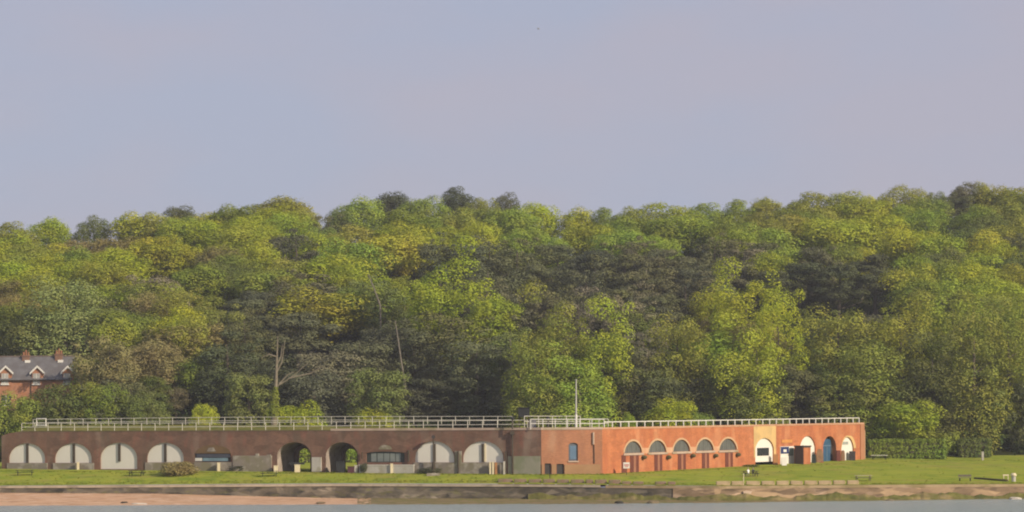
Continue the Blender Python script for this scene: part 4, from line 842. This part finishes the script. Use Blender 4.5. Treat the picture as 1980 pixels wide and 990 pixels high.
TONE = dict(lime=(.35, .42, .045), fresh=(.265, .36, .055), green=(.22, .285, .052), deep=(.165, .205, .06), yellow=(.365, .40, .05), olive=(.29, .32, .06), brown=(.27, .25, .10),
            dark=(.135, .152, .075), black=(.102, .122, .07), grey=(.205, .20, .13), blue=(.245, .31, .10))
WORD = dict(lime='lime green', fresh='fresh green', green='mid green', deep='deep green', yellow='yellow green', olive='olive green', brown='brownish', dark='dark', black='blackish', grey='greyish', blue='pale blue green')
KIND = dict(broad=('broadleaf_tree', 'round broadleaf tree'), tall=('tall_tree', 'tall broadleaf tree'), pine=('pine_tree', 'flat layered pine'), dark=('evergreen_tree', 'dense evergreen tree'), twig=('budding_tree', 'budding tree'), shrub=('shrub', 'shrub'))

# trees read off the photograph: pixel column, row of the top, width in pixels, tone, kind (optional: height in metres)
TREES = [
 (755, 369, 74, 'black', 'broad', 13), (885, 364, 66, 'black', 'broad', 13), (978, 375, 54, 'dark', 'broad', 13), (348, 399, 80, 'dark', 'broad', 13), (265, 412, 96, 'lime', 'broad'), (550, 380, 120, 'olive', 'broad'), (460, 396, 84, 'green', 'broad'),
 (655, 399, 60, 'deep', 'broad'), (100, 420, 80, 'lime', 'broad'), (178, 421, 66, 'deep', 'broad'), (30, 432, 90, 'olive', 'broad'), (700, 384, 90, 'fresh', 'broad'), (820, 380, 86, 'fresh', 'broad'), (930, 378, 70, 'olive', 'broad'), (1040, 394, 84, 'lime', 'broad'),
 (1115, 404, 80, 'lime', 'broad'), (1170, 406, 70, 'green', 'broad'), (1285, 395, 120, 'lime', 'broad'), (1215, 404, 66, 'olive', 'broad'), (1370, 396, 96, 'fresh', 'broad'), (1480, 378, 76, 'olive', 'twig'), (1430, 390, 70, 'green', 'broad'), (1560, 376, 96, 'olive', 'broad'), (1640, 371, 90, 'olive', 'broad'), (1700, 376, 60, 'lime', 'broad'),
 (1755, 361, 90, 'olive', 'broad'), (1812, 366, 56, 'deep', 'broad'), (1862, 350, 66, 'grey', 'twig'), (1900, 354, 52, 'olive', 'broad'), (1950, 361, 90, 'olive', 'broad'),
 (405, 424, 110, 'lime', 'broad'), (575, 444, 96, 'black', 'dark'), (890, 451, 120, 'black', 'dark'), (135, 460, 110, 'brown', 'twig'), (225, 455, 120, 'brown', 'twig'), (50, 470, 100, 'olive', 'broad'), (500, 470, 90, 'yellow', 'broad'), (330, 460, 110, 'yellow', 'broad'),
 (670, 440, 120, 'olive', 'broad'), (780, 410, 110, 'green', 'broad'), (760, 450, 120, 'yellow', 'broad'), (990, 400, 100, 'fresh', 'broad'), (1140, 430, 110, 'yellow', 'broad'), (1030, 440, 90, 'green', 'broad'), (1260, 420, 120, 'green', 'broad'), (1330, 415, 120, 'fresh', 'broad'), (1400, 420, 110, 'green', 'broad'),
 (1380, 455, 90, 'dark', 'dark'), (1480, 450, 80, 'dark', 'dark'), (1570, 460, 80, 'dark', 'dark'), (1520, 420, 110, 'olive', 'broad'), (1620, 420, 120, 'lime', 'broad'), (1700, 410, 120, 'lime', 'broad'), (1790, 400, 110, 'fresh', 'broad'), (1870, 440, 110, 'deep', 'broad'), (1760, 440, 110, 'lime', 'broad'), (1940, 430, 100, 'olive', 'broad'), (1880, 400, 90, 'green', 'broad'),
 (1000, 462, 110, 'dark', 'dark'), (1075, 470, 110, 'dark', 'pine'), (1150, 465, 90, 'black', 'dark'), (1210, 470, 110, 'dark', 'dark'), (1290, 478, 110, 'dark', 'pine'), (1350, 490, 110, 'dark', 'dark'), (940, 500, 110, 'dark', 'dark'), (1040, 510, 110, 'dark', 'pine'), (1130, 510, 110, 'dark', 'dark'), (1250, 515, 120, 'dark', 'pine'), (1330, 530, 110, 'dark', 'dark'), (1180, 545, 100, 'black', 'dark'), (1000, 550, 90, 'grey', 'dark'), (1080, 550, 110, 'dark', 'dark'),
 (1545, 505, 120, 'black', 'pine'), (1620, 508, 110, 'black', 'pine'), (1693, 494, 110, 'black', 'pine'), (1500, 520, 90, 'black', 'pine'),
 (850, 500, 130, 'lime', 'tall'), (955, 570, 100, 'lime', 'broad'), (800, 560, 90, 'fresh', 'broad'), (700, 530, 90, 'deep', 'dark'), (740, 545, 90, 'deep', 'dark'), (600, 525, 130, 'dark', 'dark'), (540, 505, 90, 'olive', 'broad'), (440, 505, 80, 'deep', 'broad'),
 (385, 510, 130, 'fresh', 'broad'), (305, 516, 96, 'grey', 'dark'), (200, 500, 120, 'yellow', 'broad'), (128, 520, 140, 'blue', 'tall'), (15, 500, 90, 'lime', 'broad'), (20, 565, 90, 'brown', 'twig'), (240, 595, 120, 'green', 'broad'),
 (635, 562, 170, 'yellow', 'broad'), (470, 575, 110, 'dark', 'pine'), (420, 590, 90, 'deep', 'dark'), (375, 618, 180, 'brown', 'twig'), (575, 600, 120, 'dark', 'pine'), (500, 560, 110, 'black', 'pine'),
 (1450, 525, 120, 'lime', 'tall'), (1380, 558, 90, 'yellow', 'broad'), (1510, 590, 100, 'lime', 'tall'), (1470, 640, 120, 'lime', 'tall'), (1090, 590, 110, 'olive', 'tall'), (1160, 600, 110, 'lime', 'tall'), (1060, 570, 80, 'grey', 'twig'), (1245, 625, 90, 'grey', 'dark'), (1310, 590, 110, 'olive', 'tall'), (1390, 610, 100, 'brown', 'twig'),
 (1620, 575, 130, 'olive', 'tall'), (1580, 600, 90, 'deep', 'dark'), (1740, 570, 130, 'olive', 'tall'), (1680, 640, 130, 'green', 'tall'), (1840, 560, 120, 'fresh', 'tall'), (1780, 600, 100, 'olive', 'broad'), (1880, 610, 130, 'olive', 'tall'), (1950, 600, 120, 'olive', 'tall'), (1810, 660, 120, 'deep', 'tall'), (1560, 680, 110, 'deep', 'dark'),
 (870, 600, 150, 'dark', 'dark'), (800, 615, 110, 'dark', 'dark'), (760, 610, 90, 'black', 'dark'), (690, 640, 110, 'dark', 'dark'), (640, 660, 130, 'grey', 'dark'), (920, 650, 120, 'dark', 'dark'), (985, 630, 100, 'deep', 'dark'), (1030, 640, 110, 'green', 'tall'), (940, 715, 90, 'grey', 'dark', 9), (1120, 690, 120, 'fresh', 'tall'), (1210, 690, 100, 'dark', 'dark'), (1330, 680, 110, 'dark', 'dark'), (1400, 690, 100, 'deep', 'dark'), (1270, 700, 100, 'deep', 'dark'), (1620, 720, 120, 'deep', 'dark'), (1750, 700, 110, 'deep', 'dark'), (1890, 700, 130, 'deep', 'dark'), (1960, 690, 110, 'grey', 'dark'),
 (220, 668, 110, 'olive', 'broad', 12), (185, 690, 90, 'lime', 'broad', 10), (60, 610, 110, 'deep', 'broad'), (170, 620, 110, 'deep', 'dark'), (300, 650, 110, 'brown', 'twig'), (440, 640, 110, 'black', 'dark'), (390, 690, 90, 'green', 'broad', 11), (530, 680, 120, 'black', 'dark'), (480, 700, 100, 'deep', 'dark'), (585, 742, 100, 'green', 'broad', 7), (290, 730, 90, 'deep', 'broad', 8), (720, 720, 90, 'grey', 'dark', 9), (830, 720, 100, 'black', 'dark', 9), (1030, 730, 90, 'deep', 'dark', 9), (1160, 750, 90, 'green', 'broad', 7), (340, 745, 70, 'grey', 'twig', 7), (786, 738, 110, 'black', 'dark', 9), (300, 745, 80, 'deep', 'dark', 8), (990, 695, 90, 'dark', 'dark', 12),
]
SHRUBS = [  # px, top, width, tone, row of the foot, label
 (392, 779, 62, 'lime', 812, 'bright lime shrub above the fourth white arch, behind the roof railing'), (565, 782, 90, 'lime', 812, 'bright yellow green shrub above the first open arch, behind the roof railing'),
 (722, 792, 80, 'lime', 812, 'bright lime shrub above the glazed bay, behind the roof railing'), (1298, 776, 100, 'lime', 822, 'fresh lime shrub behind the sunlit wing above the second and third lunette windows'),
 (1217, 802, 26, 'fresh', 824, 'little pale green shrub behind the railing above the first lunette window'), (1745, 777, 108, 'lime', 884, 'rounded yellow green small tree rising behind the clipped hedge'),
 (1815, 830, 70, 'green', 884, 'mid green shrub at the end of the clipped hedge'), (120, 752, 120, 'deep', 822, 'deep green shrub mass before the brick terrace'), (210, 738, 110, 'green', 822, 'green shrub between the brick terrace and the brown budding tree'),
 (40, 764, 90, 'green', 822, 'green shrub below the ground floor of the brick terrace'), (12, 800, 70, 'deep', 846, 'deep green shrub at the far end of the shaded wing'), (170, 745, 70, 'olive', 815, 'olive shrub at the end of the brick terrace'), (270, 765, 100, 'deep', 818, 'deep green shrub behind the roof railing above the third white arch'),
 (1345, 795, 60, 'green', 822, 'mid green shrub behind the sunlit wing above the fourth lunette window'),
]
vis = np.full((495, 990), 0, np.int8); KEEP = []
def tree_at(px, top, wpx, kind, hwant=None):
    """stand a tree of this kind on the slope so that its top is seen at that pixel row"""
    h0, w0, _ = DIM[kind]; best = None
    want = hwant or dict(broad=15, tall=27, pine=15, dark=17, twig=15, shrub=4)[kind]
    for Y in np.arange(494, 698, 2.0):
        X = unroll(px, top)[0] / F * Y; H = HC + unroll(px, top)[1] / F * Y - ground(X, Y)
        if H < 5 or (px < 190 and top < 640 and Y < 534): continue
        e = abs(math.log(H / want)) + (0.0 if not hwant else 0)
        if best is None or e < best[0]: best = (e, X, Y, H)
    if best is None: return None
    _, X, Y, H = best; wd = wpx / F * Y * 1.12
    return [X, Y, ground(X, Y), H, wd]
spec = []
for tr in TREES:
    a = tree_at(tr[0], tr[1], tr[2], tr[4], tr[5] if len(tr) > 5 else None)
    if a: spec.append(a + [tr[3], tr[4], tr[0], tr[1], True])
# the wood between them
def region(px, py, r):
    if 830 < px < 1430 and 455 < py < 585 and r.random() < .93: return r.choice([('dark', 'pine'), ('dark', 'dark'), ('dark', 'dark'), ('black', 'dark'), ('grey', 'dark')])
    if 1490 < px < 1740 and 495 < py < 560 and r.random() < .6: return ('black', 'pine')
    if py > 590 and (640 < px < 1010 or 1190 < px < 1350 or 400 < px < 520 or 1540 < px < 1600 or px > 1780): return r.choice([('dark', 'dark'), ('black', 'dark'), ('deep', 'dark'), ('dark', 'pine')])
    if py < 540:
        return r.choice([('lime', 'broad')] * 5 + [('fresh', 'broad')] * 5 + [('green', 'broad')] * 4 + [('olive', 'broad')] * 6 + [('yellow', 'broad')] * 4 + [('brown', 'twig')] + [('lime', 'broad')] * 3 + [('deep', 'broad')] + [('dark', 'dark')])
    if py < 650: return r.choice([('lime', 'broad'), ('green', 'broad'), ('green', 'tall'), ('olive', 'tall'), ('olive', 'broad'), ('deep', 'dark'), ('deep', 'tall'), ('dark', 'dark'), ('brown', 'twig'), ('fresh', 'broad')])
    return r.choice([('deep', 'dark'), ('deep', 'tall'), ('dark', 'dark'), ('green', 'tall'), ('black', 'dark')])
rr_ = random.Random(77)
for j, Y0 in enumerate(np.arange(496, 697, 8.6)):
    n = int(0.46 * Y0 / 9.5)
    for i in range(n + 1):
        Y = Y0 + rr_.uniform(-4, 4); X = (-.23 + .46 * (i + (.5 if j % 2 else 0)) / n) * Y0 + rr_.uniform(-3, 3); g = ground(X, Y)
        H = rr_.uniform(13, 15.5) if Y > 535 else rr_.uniform(15, 20); px, py = proj((X, Y, g + H)); lim = lerp_tab(SKY, px) + rr_.uniform(2, 10)
        if py < lim: H -= (lim - py) * Y / F; px, py = proj((X, Y, g + H))
        if H < 6 or abs(X) > Y * .222: continue
        if px < 160 and Y < 530 or 1655 < px < 1835 and Y < 503: continue
        if any(s[9] and abs(s[7] - px) < .3 * s[4] * F / s[1] and abs(s[8] - py) < 13 for s in spec): continue
        if any(s[9] and s[5] in ('yellow', 'lime', 'fresh', 'blue') and s[1] > Y and abs(s[7] - px) < .5 * s[4] * F / s[1] and s[8] - 6 < py < s[8] + .36 * s[4] * F / s[1] for s in spec): continue
        if any(s[9] and (s[4] * F / s[1] > 165 or s[5] == 'black' and s[8] < 520) and s[1] > Y and abs(s[7] - px) < .56 * s[4] * F / s[1] and s[8] - 8 < py < s[8] + (.5 if s[5] == 'black' else .62) * s[4] * F / s[1] for s in spec): continue
        tone, kind = region(px, py, rr_); wd = rr_.uniform(11.5, 18) if kind != 'dark' else rr_.uniform(10, 13)
        spec.append([X, Y, g, H, wd, tone, kind, px, py, False])
# keep those the camera can see some of (near ones first)
spec.sort(key=lambda s: s[1]); yy, xx = np.mgrid[0:495, 0:990]; vis[int(822 / 2):, 0:835] = 1
kept = []
for s in spec:
    X, Y, g, H, wd, tone, kind = s[:7]; lo = DIM[kind][2] / DIM[kind][0] * H
    cx_, ct = proj((X, Y, g + H)); _, cb_ = proj((X, Y, g + lo)); rx = wd * F / Y / 2 / 2 * .92; ry = max(3, (cb_ - ct) / 4); cy_ = (ct + cb_) / 4
    x0, x1, y0, y1 = int(max(0, cx_ / 2 - rx)), int(min(990, cx_ / 2 + rx + 1)), int(max(0, cy_ - ry)), int(min(495, cy_ + ry + 1))
    if x1 <= x0 or y1 <= y0: continue
    msk = ((xx[y0:y1, x0:x1] - cx_ / 2) / rx) ** 2 + ((yy[y0:y1, x0:x1] - cy_) / ry) ** 2 < 1
    sub = vis[y0:y1, x0:x1]; new = int((msk & (sub == 0)).sum())
    if new < (60 if s[9] else 150 if s[1] > 535 else 130): continue
    sub[msk] = 1; s.append(new); kept.append(s)
print('TREES', len(spec), len(kept), sum(s[9] for s in kept), 'open', int((vis == 0)[225:400].sum()))
MARKS = [(15, 'the first white arch'), (75, 'the first gap between arches'), (140, 'the second white arch'), (230, 'the third white arch'), (320, 'the fourth white arch'), (412, 'the blue shop front strip'), (490, 'the grey rendered patch'), (567, 'the first open arch'), (660, 'the second open arch'), (745, 'the glazed bay'),
         (840, 'the lamp post arch'), (933, 'the arch with cream gateposts'), (992, 'the roof downpipe'), (1058, 'the two dark corner doors'), (1114, 'the flagpole'), (1180, 'the corner of the sunlit wing'), (1224, 'the first lunette window'), (1271, 'the second lunette window'), (1318, 'the third lunette window'), (1362, 'the fourth lunette window'), (1407, 'the fifth lunette window'),
         (1478, 'the yellow panel'), (1551, 'the kiosk'), (1604, 'the blue arched door'), (1648, 'the last white arch'), (1700, 'the white topped table'), (1750, 'the yellow green small tree'), (1815, 'the hedge end'), (1866, 'the low dark bench'), (1905, 'the slender lawn post'), (1950, 'the white bollard')]
kept.sort(key=lambda s: s[8]); cnt = {}; idx = {}
def place(kind, tone, X, Y, g, H, wd, label, name, cat, group=None, r=None):
    keys = [k for k in PROTO if k[0] == kind]; n = idx.get(kind, 0); idx[kind] = n + 1; cm, tm = PROTO[keys[n % len(keys)]]
    e = thing(name, (X, Y, g - .1), label, cat, group); h0, w0, _ = DIM[kind]
    e.rotation_euler = (0, 0, (n * 2.39996) % 6.2832); qs = random.Random(n * 13 + 5).uniform(.88, 1.16); e.scale = (wd / w0 * qs, wd / w0 / qs, H / h0); e.rotation_euler.x = random.Random(n).uniform(-.05, .05)
    c = bpy.data.objects.new('crown', cm); COL.objects.link(c); c.parent = e; q = random.Random(n * 7 + len(kind)); f_ = q.uniform(.88, 1.12); tn = TONE[tone]
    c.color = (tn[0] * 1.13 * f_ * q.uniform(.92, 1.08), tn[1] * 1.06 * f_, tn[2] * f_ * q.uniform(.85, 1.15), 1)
    t_ = bpy.data.objects.new('trunk' if kind != 'shrub' else 'stem', tm); COL.objects.link(t_); t_.parent = e
    return e
ORDS = ORD + 'seventeenth eighteenth nineteenth twentieth twenty-first twenty-second twenty-third twenty-fourth twenty-fifth twenty-sixth'.split()
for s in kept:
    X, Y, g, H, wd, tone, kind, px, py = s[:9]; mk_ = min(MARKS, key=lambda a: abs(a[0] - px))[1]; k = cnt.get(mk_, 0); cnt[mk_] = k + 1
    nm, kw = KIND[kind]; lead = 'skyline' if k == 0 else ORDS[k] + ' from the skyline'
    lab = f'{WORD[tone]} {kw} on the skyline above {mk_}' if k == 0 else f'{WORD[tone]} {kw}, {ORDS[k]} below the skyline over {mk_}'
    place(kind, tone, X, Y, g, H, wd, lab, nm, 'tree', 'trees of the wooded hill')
print('LABELMAX', max(cnt.values()), {k: idx.get(k) for k in DIM})
for px, top, wpx, tone, foot, lab in SHRUBS:
    u, v = unroll(px, foot); Y = 489 if px < 1600 else 488.5; X = u * Y / F; g = ground(X, Y)
    H = HC + unroll(px, top)[1] * Y / F - g; place('broad' if H > 6 else 'shrub', tone, X, Y, g, H * 1.03, wpx / F * Y * 1.1, lab, 'shrub', 'shrub')
# the wood goes on beyond both sides of the view
r = np.random.default_rng(31); cen = []; rad = []
for _ in range(520):
    y = r.uniform(500, 700); x = r.uniform(.235, .40) * y * r.choice([-1, 1]); cen.append((x, y, ground(x, y) + r.uniform(3, 12))); rad.append(r.uniform(3.5, 6))
wo = leaves_mesh('woodland', cen, rad, 90000, .8, LEAF, seed=31); o = bpy.data.objects.new('woodland', wo); COL.objects.link(o); o.color = (.22, .27, .055, 1); tag(o, kind='stuff', label='mixed green wood carrying on past the edges of the view')
# brown bush on the lawn, small shrubs in the lamp planter
b0 = gv(346, 918); place('shrub', 'brown', b0.x, b0.y, b0.z, 2.5, 7.0, 'low brown twiggy bush on the lawn before the fourth white arch', 'lawn_bush', 'bush')
b0 = gv(833, 914); place('shrub', 'black', b0.x, b0.y + .6, b0.z, 1.1, 4.0, 'dark low shrub growing round the foot of the lamp post', 'planter_shrub', 'shrub')
b0 = gv(1452, 902); place('shrub', 'deep', b0.x, b0.y, b0.z, .5, 3.2, 'flat dark clump of growth on the lawn before the yellow panel', 'low_clump', 'plant')
b0 = gv(704, 897); place('shrub', 'black', b0.x, b0.y, b0.z + .3, 1.5, 1.6, 'small dark shrub behind the pale low wall', 'wall_shrub', 'shrub')
# the bare pale tree with an ivy covered foot, and the bleached leaning trunks
bt0 = T(527, 806, 484); bt0.z = ground(bt0.x, 484); iv = thing('bare_tree', bt0, 'pale leafless tree with ivy clad foot and one long slanting limb behind the roof railing', 'tree')
q_ = lambda px, py: T(px, py, 484)
m = MB(); m.tube([bt0 - Vector((0, 0, 1)), q_(530, 780), q_(534, 740), q_(535, 700), q_(537, 650)], [.75, .55, .32, .2, .08], 8)
for a in ([(533, 748), (552, 737), (575, 720), (598, 699)], [(540, 742), (556, 725), (570, 718)], [(535, 720), (545, 700), (548, 680), (551, 655)], [(535, 705), (543, 690), (546, 665)], [(560, 731), (600, 722), (625, 708)], [(535, 690), (520, 685), (505, 692)]):
    m.tube([q_(*p) for p in a], [.17, .13, .09, .05][:len(a) - 1] + [.04], 6)
m.build('trunk', mk('dull_bark', (.27, .23, .17), (.17, .14, .10), 1.2), iv)
ivy = leaves_mesh('ivy', [tuple(q_(529 + k * .6, 800 - k * 7) - bt0) for k in range(8)], [1.0, 1.0, .95, .9, .85, .75, .65, .5], 2400, .34, LEAF, seed=5)
o = bpy.data.objects.new('ivy', ivy); COL.objects.link(o); o.parent = iv; o.color = (.22, .25, .045, 1)
for pts, lab, Y in (([(783, 742), (776, 700), (768, 645), (764, 620)], 'slim bleached leaning trunk standing out against dark evergreens above the glazed bay', 509), ([(735, 590), (722, 555), (712, 530)], 'grey leaning dead trunk high in the wood above the second open arch', 536), ([(988, 690), (987, 672), (987, 655)], 'short pale upright dead stem above the roof downpipe', 503)):
    b0 = T(pts[0][0], pts[0][1], Y); gz_ = ground(b0.x, Y); e = thing('dead_tree', (b0.x, Y, gz_), lab, 'dead tree')
    m = MB(); m.tube([Vector((b0.x + .4, Y, gz_))] + [T(x, y, Y - 1.5) for x, y in pts], [.22] + list(np.linspace(.2, .09, len(pts))), 6); m.build('trunk', mk('grey_bark', (.24, .21, .17), (.15, .13, .10), 1.2), e)

# ------------------------------------------------------------------ hedges and undergrowth
def hedge(name, px0, px1, top, Y, thick, tone, label, seed, n):
    X0, X1 = unroll(px0, 870)[0] * Y / F, unroll(px1, 870)[0] * Y / F; g = ground((X0 + X1) / 2, Y); zt = HC + unroll((px0 + px1) / 2, top)[1] * Y / F; H = zt - g
    r = np.random.default_rng(seed); e = thing(name, ((X0 + X1) / 2, Y, g), label, 'hedge'); hw = (X1 - X0) / 2
    c = []; q = []
    for x in np.arange(-hw + .5, hw, .9):
        for z in np.arange(.4, H - .3, .9):
            for y in (-thick / 2 + .5, thick / 2 - .5): c.append((x + r.uniform(-.2, .2), y, z + r.uniform(-.15, .15) + (H - .6 - z if z > H - 1.3 else 0))); q.append(r.uniform(.55, .75))
    me = leaves_mesh('foliage', c, q, n, .3, LEAF, seed=seed); o = bpy.data.objects.new('foliage', me); COL.objects.link(o); o.parent = e; o.color = (*TONE[tone], 1)
    m = MB(); m.box(((X0 + X1) / 2, Y, g + H / 2 - .3), (2 * hw - .8, thick - .8, H - .9)); m.build('inner_twigs', bark, e)
hedge('clipped_hedge', 1677, 1826, 849, 481, 1.8, 'green', 'long clipped green hedge between the fort end and the dark trees', 5, 16000)
hedge('dark_hedge', 1853, 1912, 848, 486, 2.2, 'deep', 'short dark hedge behind the slender lawn post', 6, 6000)
hedge('courtyard_hedge', 560, 720, 868, 470, 2.0, 'fresh', 'green hedge glimpsed through the open arches of the shaded wing', 8, 9000)
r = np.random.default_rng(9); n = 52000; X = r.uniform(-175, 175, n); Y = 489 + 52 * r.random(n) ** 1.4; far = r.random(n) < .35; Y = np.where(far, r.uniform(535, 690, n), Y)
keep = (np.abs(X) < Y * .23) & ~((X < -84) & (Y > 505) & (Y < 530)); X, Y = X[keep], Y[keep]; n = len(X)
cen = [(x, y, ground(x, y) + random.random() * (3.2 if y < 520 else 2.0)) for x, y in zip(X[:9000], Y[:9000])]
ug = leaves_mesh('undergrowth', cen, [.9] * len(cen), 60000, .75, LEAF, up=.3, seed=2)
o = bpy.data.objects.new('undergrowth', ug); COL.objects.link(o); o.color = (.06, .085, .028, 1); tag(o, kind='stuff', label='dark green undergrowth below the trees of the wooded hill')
# lawn tufts: short coarse grass along the edges of the lawn
r = np.random.default_rng(12); pts = []
while len(pts) < 4200:
    px = r.uniform(-30, 2010); x = (px - CX) * 392 / F; a, b = ys(x), min(yf(x), front(x)); u_ = r.random()
    y = a + 1.4 + 2.5 * r.random() ** 2 if u_ < .45 else b - .15 - 1.0 * r.random() ** 2 if u_ < .8 else a + 2 + (b - a - 3) * r.random()
    pts.append((x * y / 392, y, ground(x * y / 392, y) + .02))
gt = leaves_mesh('grass', pts, list(r.uniform(.1, .3, len(pts))), 30000, .2, LEAF, up=1.4, flat=.35, shell=.2, seed=4)
o = bpy.data.objects.new('grass', gt); COL.objects.link(o); o.color = (.26, .29, .04, 1); tag(o, kind='stuff', label='rough tufted grass along the edges of the lawn')

# ------------------------------------------------------------------ the air: one thin even haze round everything
hm = bpy.data.materials.new('haze'); hm.use_nodes = True; t = hm.node_tree; t.nodes.clear()
pv = N(t, 'ShaderNodeVolumePrincipled'); pv.inputs['Color'].default_value = (.92, .94, 1, 1); pv.inputs['Density'].default_value = 0.00015; pv.inputs['Anisotropy'].default_value = 0.2
t.links.new(pv.outputs[0], N(t, 'ShaderNodeOutputMaterial').inputs['Volume'])
m = MB(); m.box((0, 1500, 48), (9000, 10000, 101)); tag(m.build('haze', hm), kind='stuff', label='thin pale haze in the air over the shore and the hill')
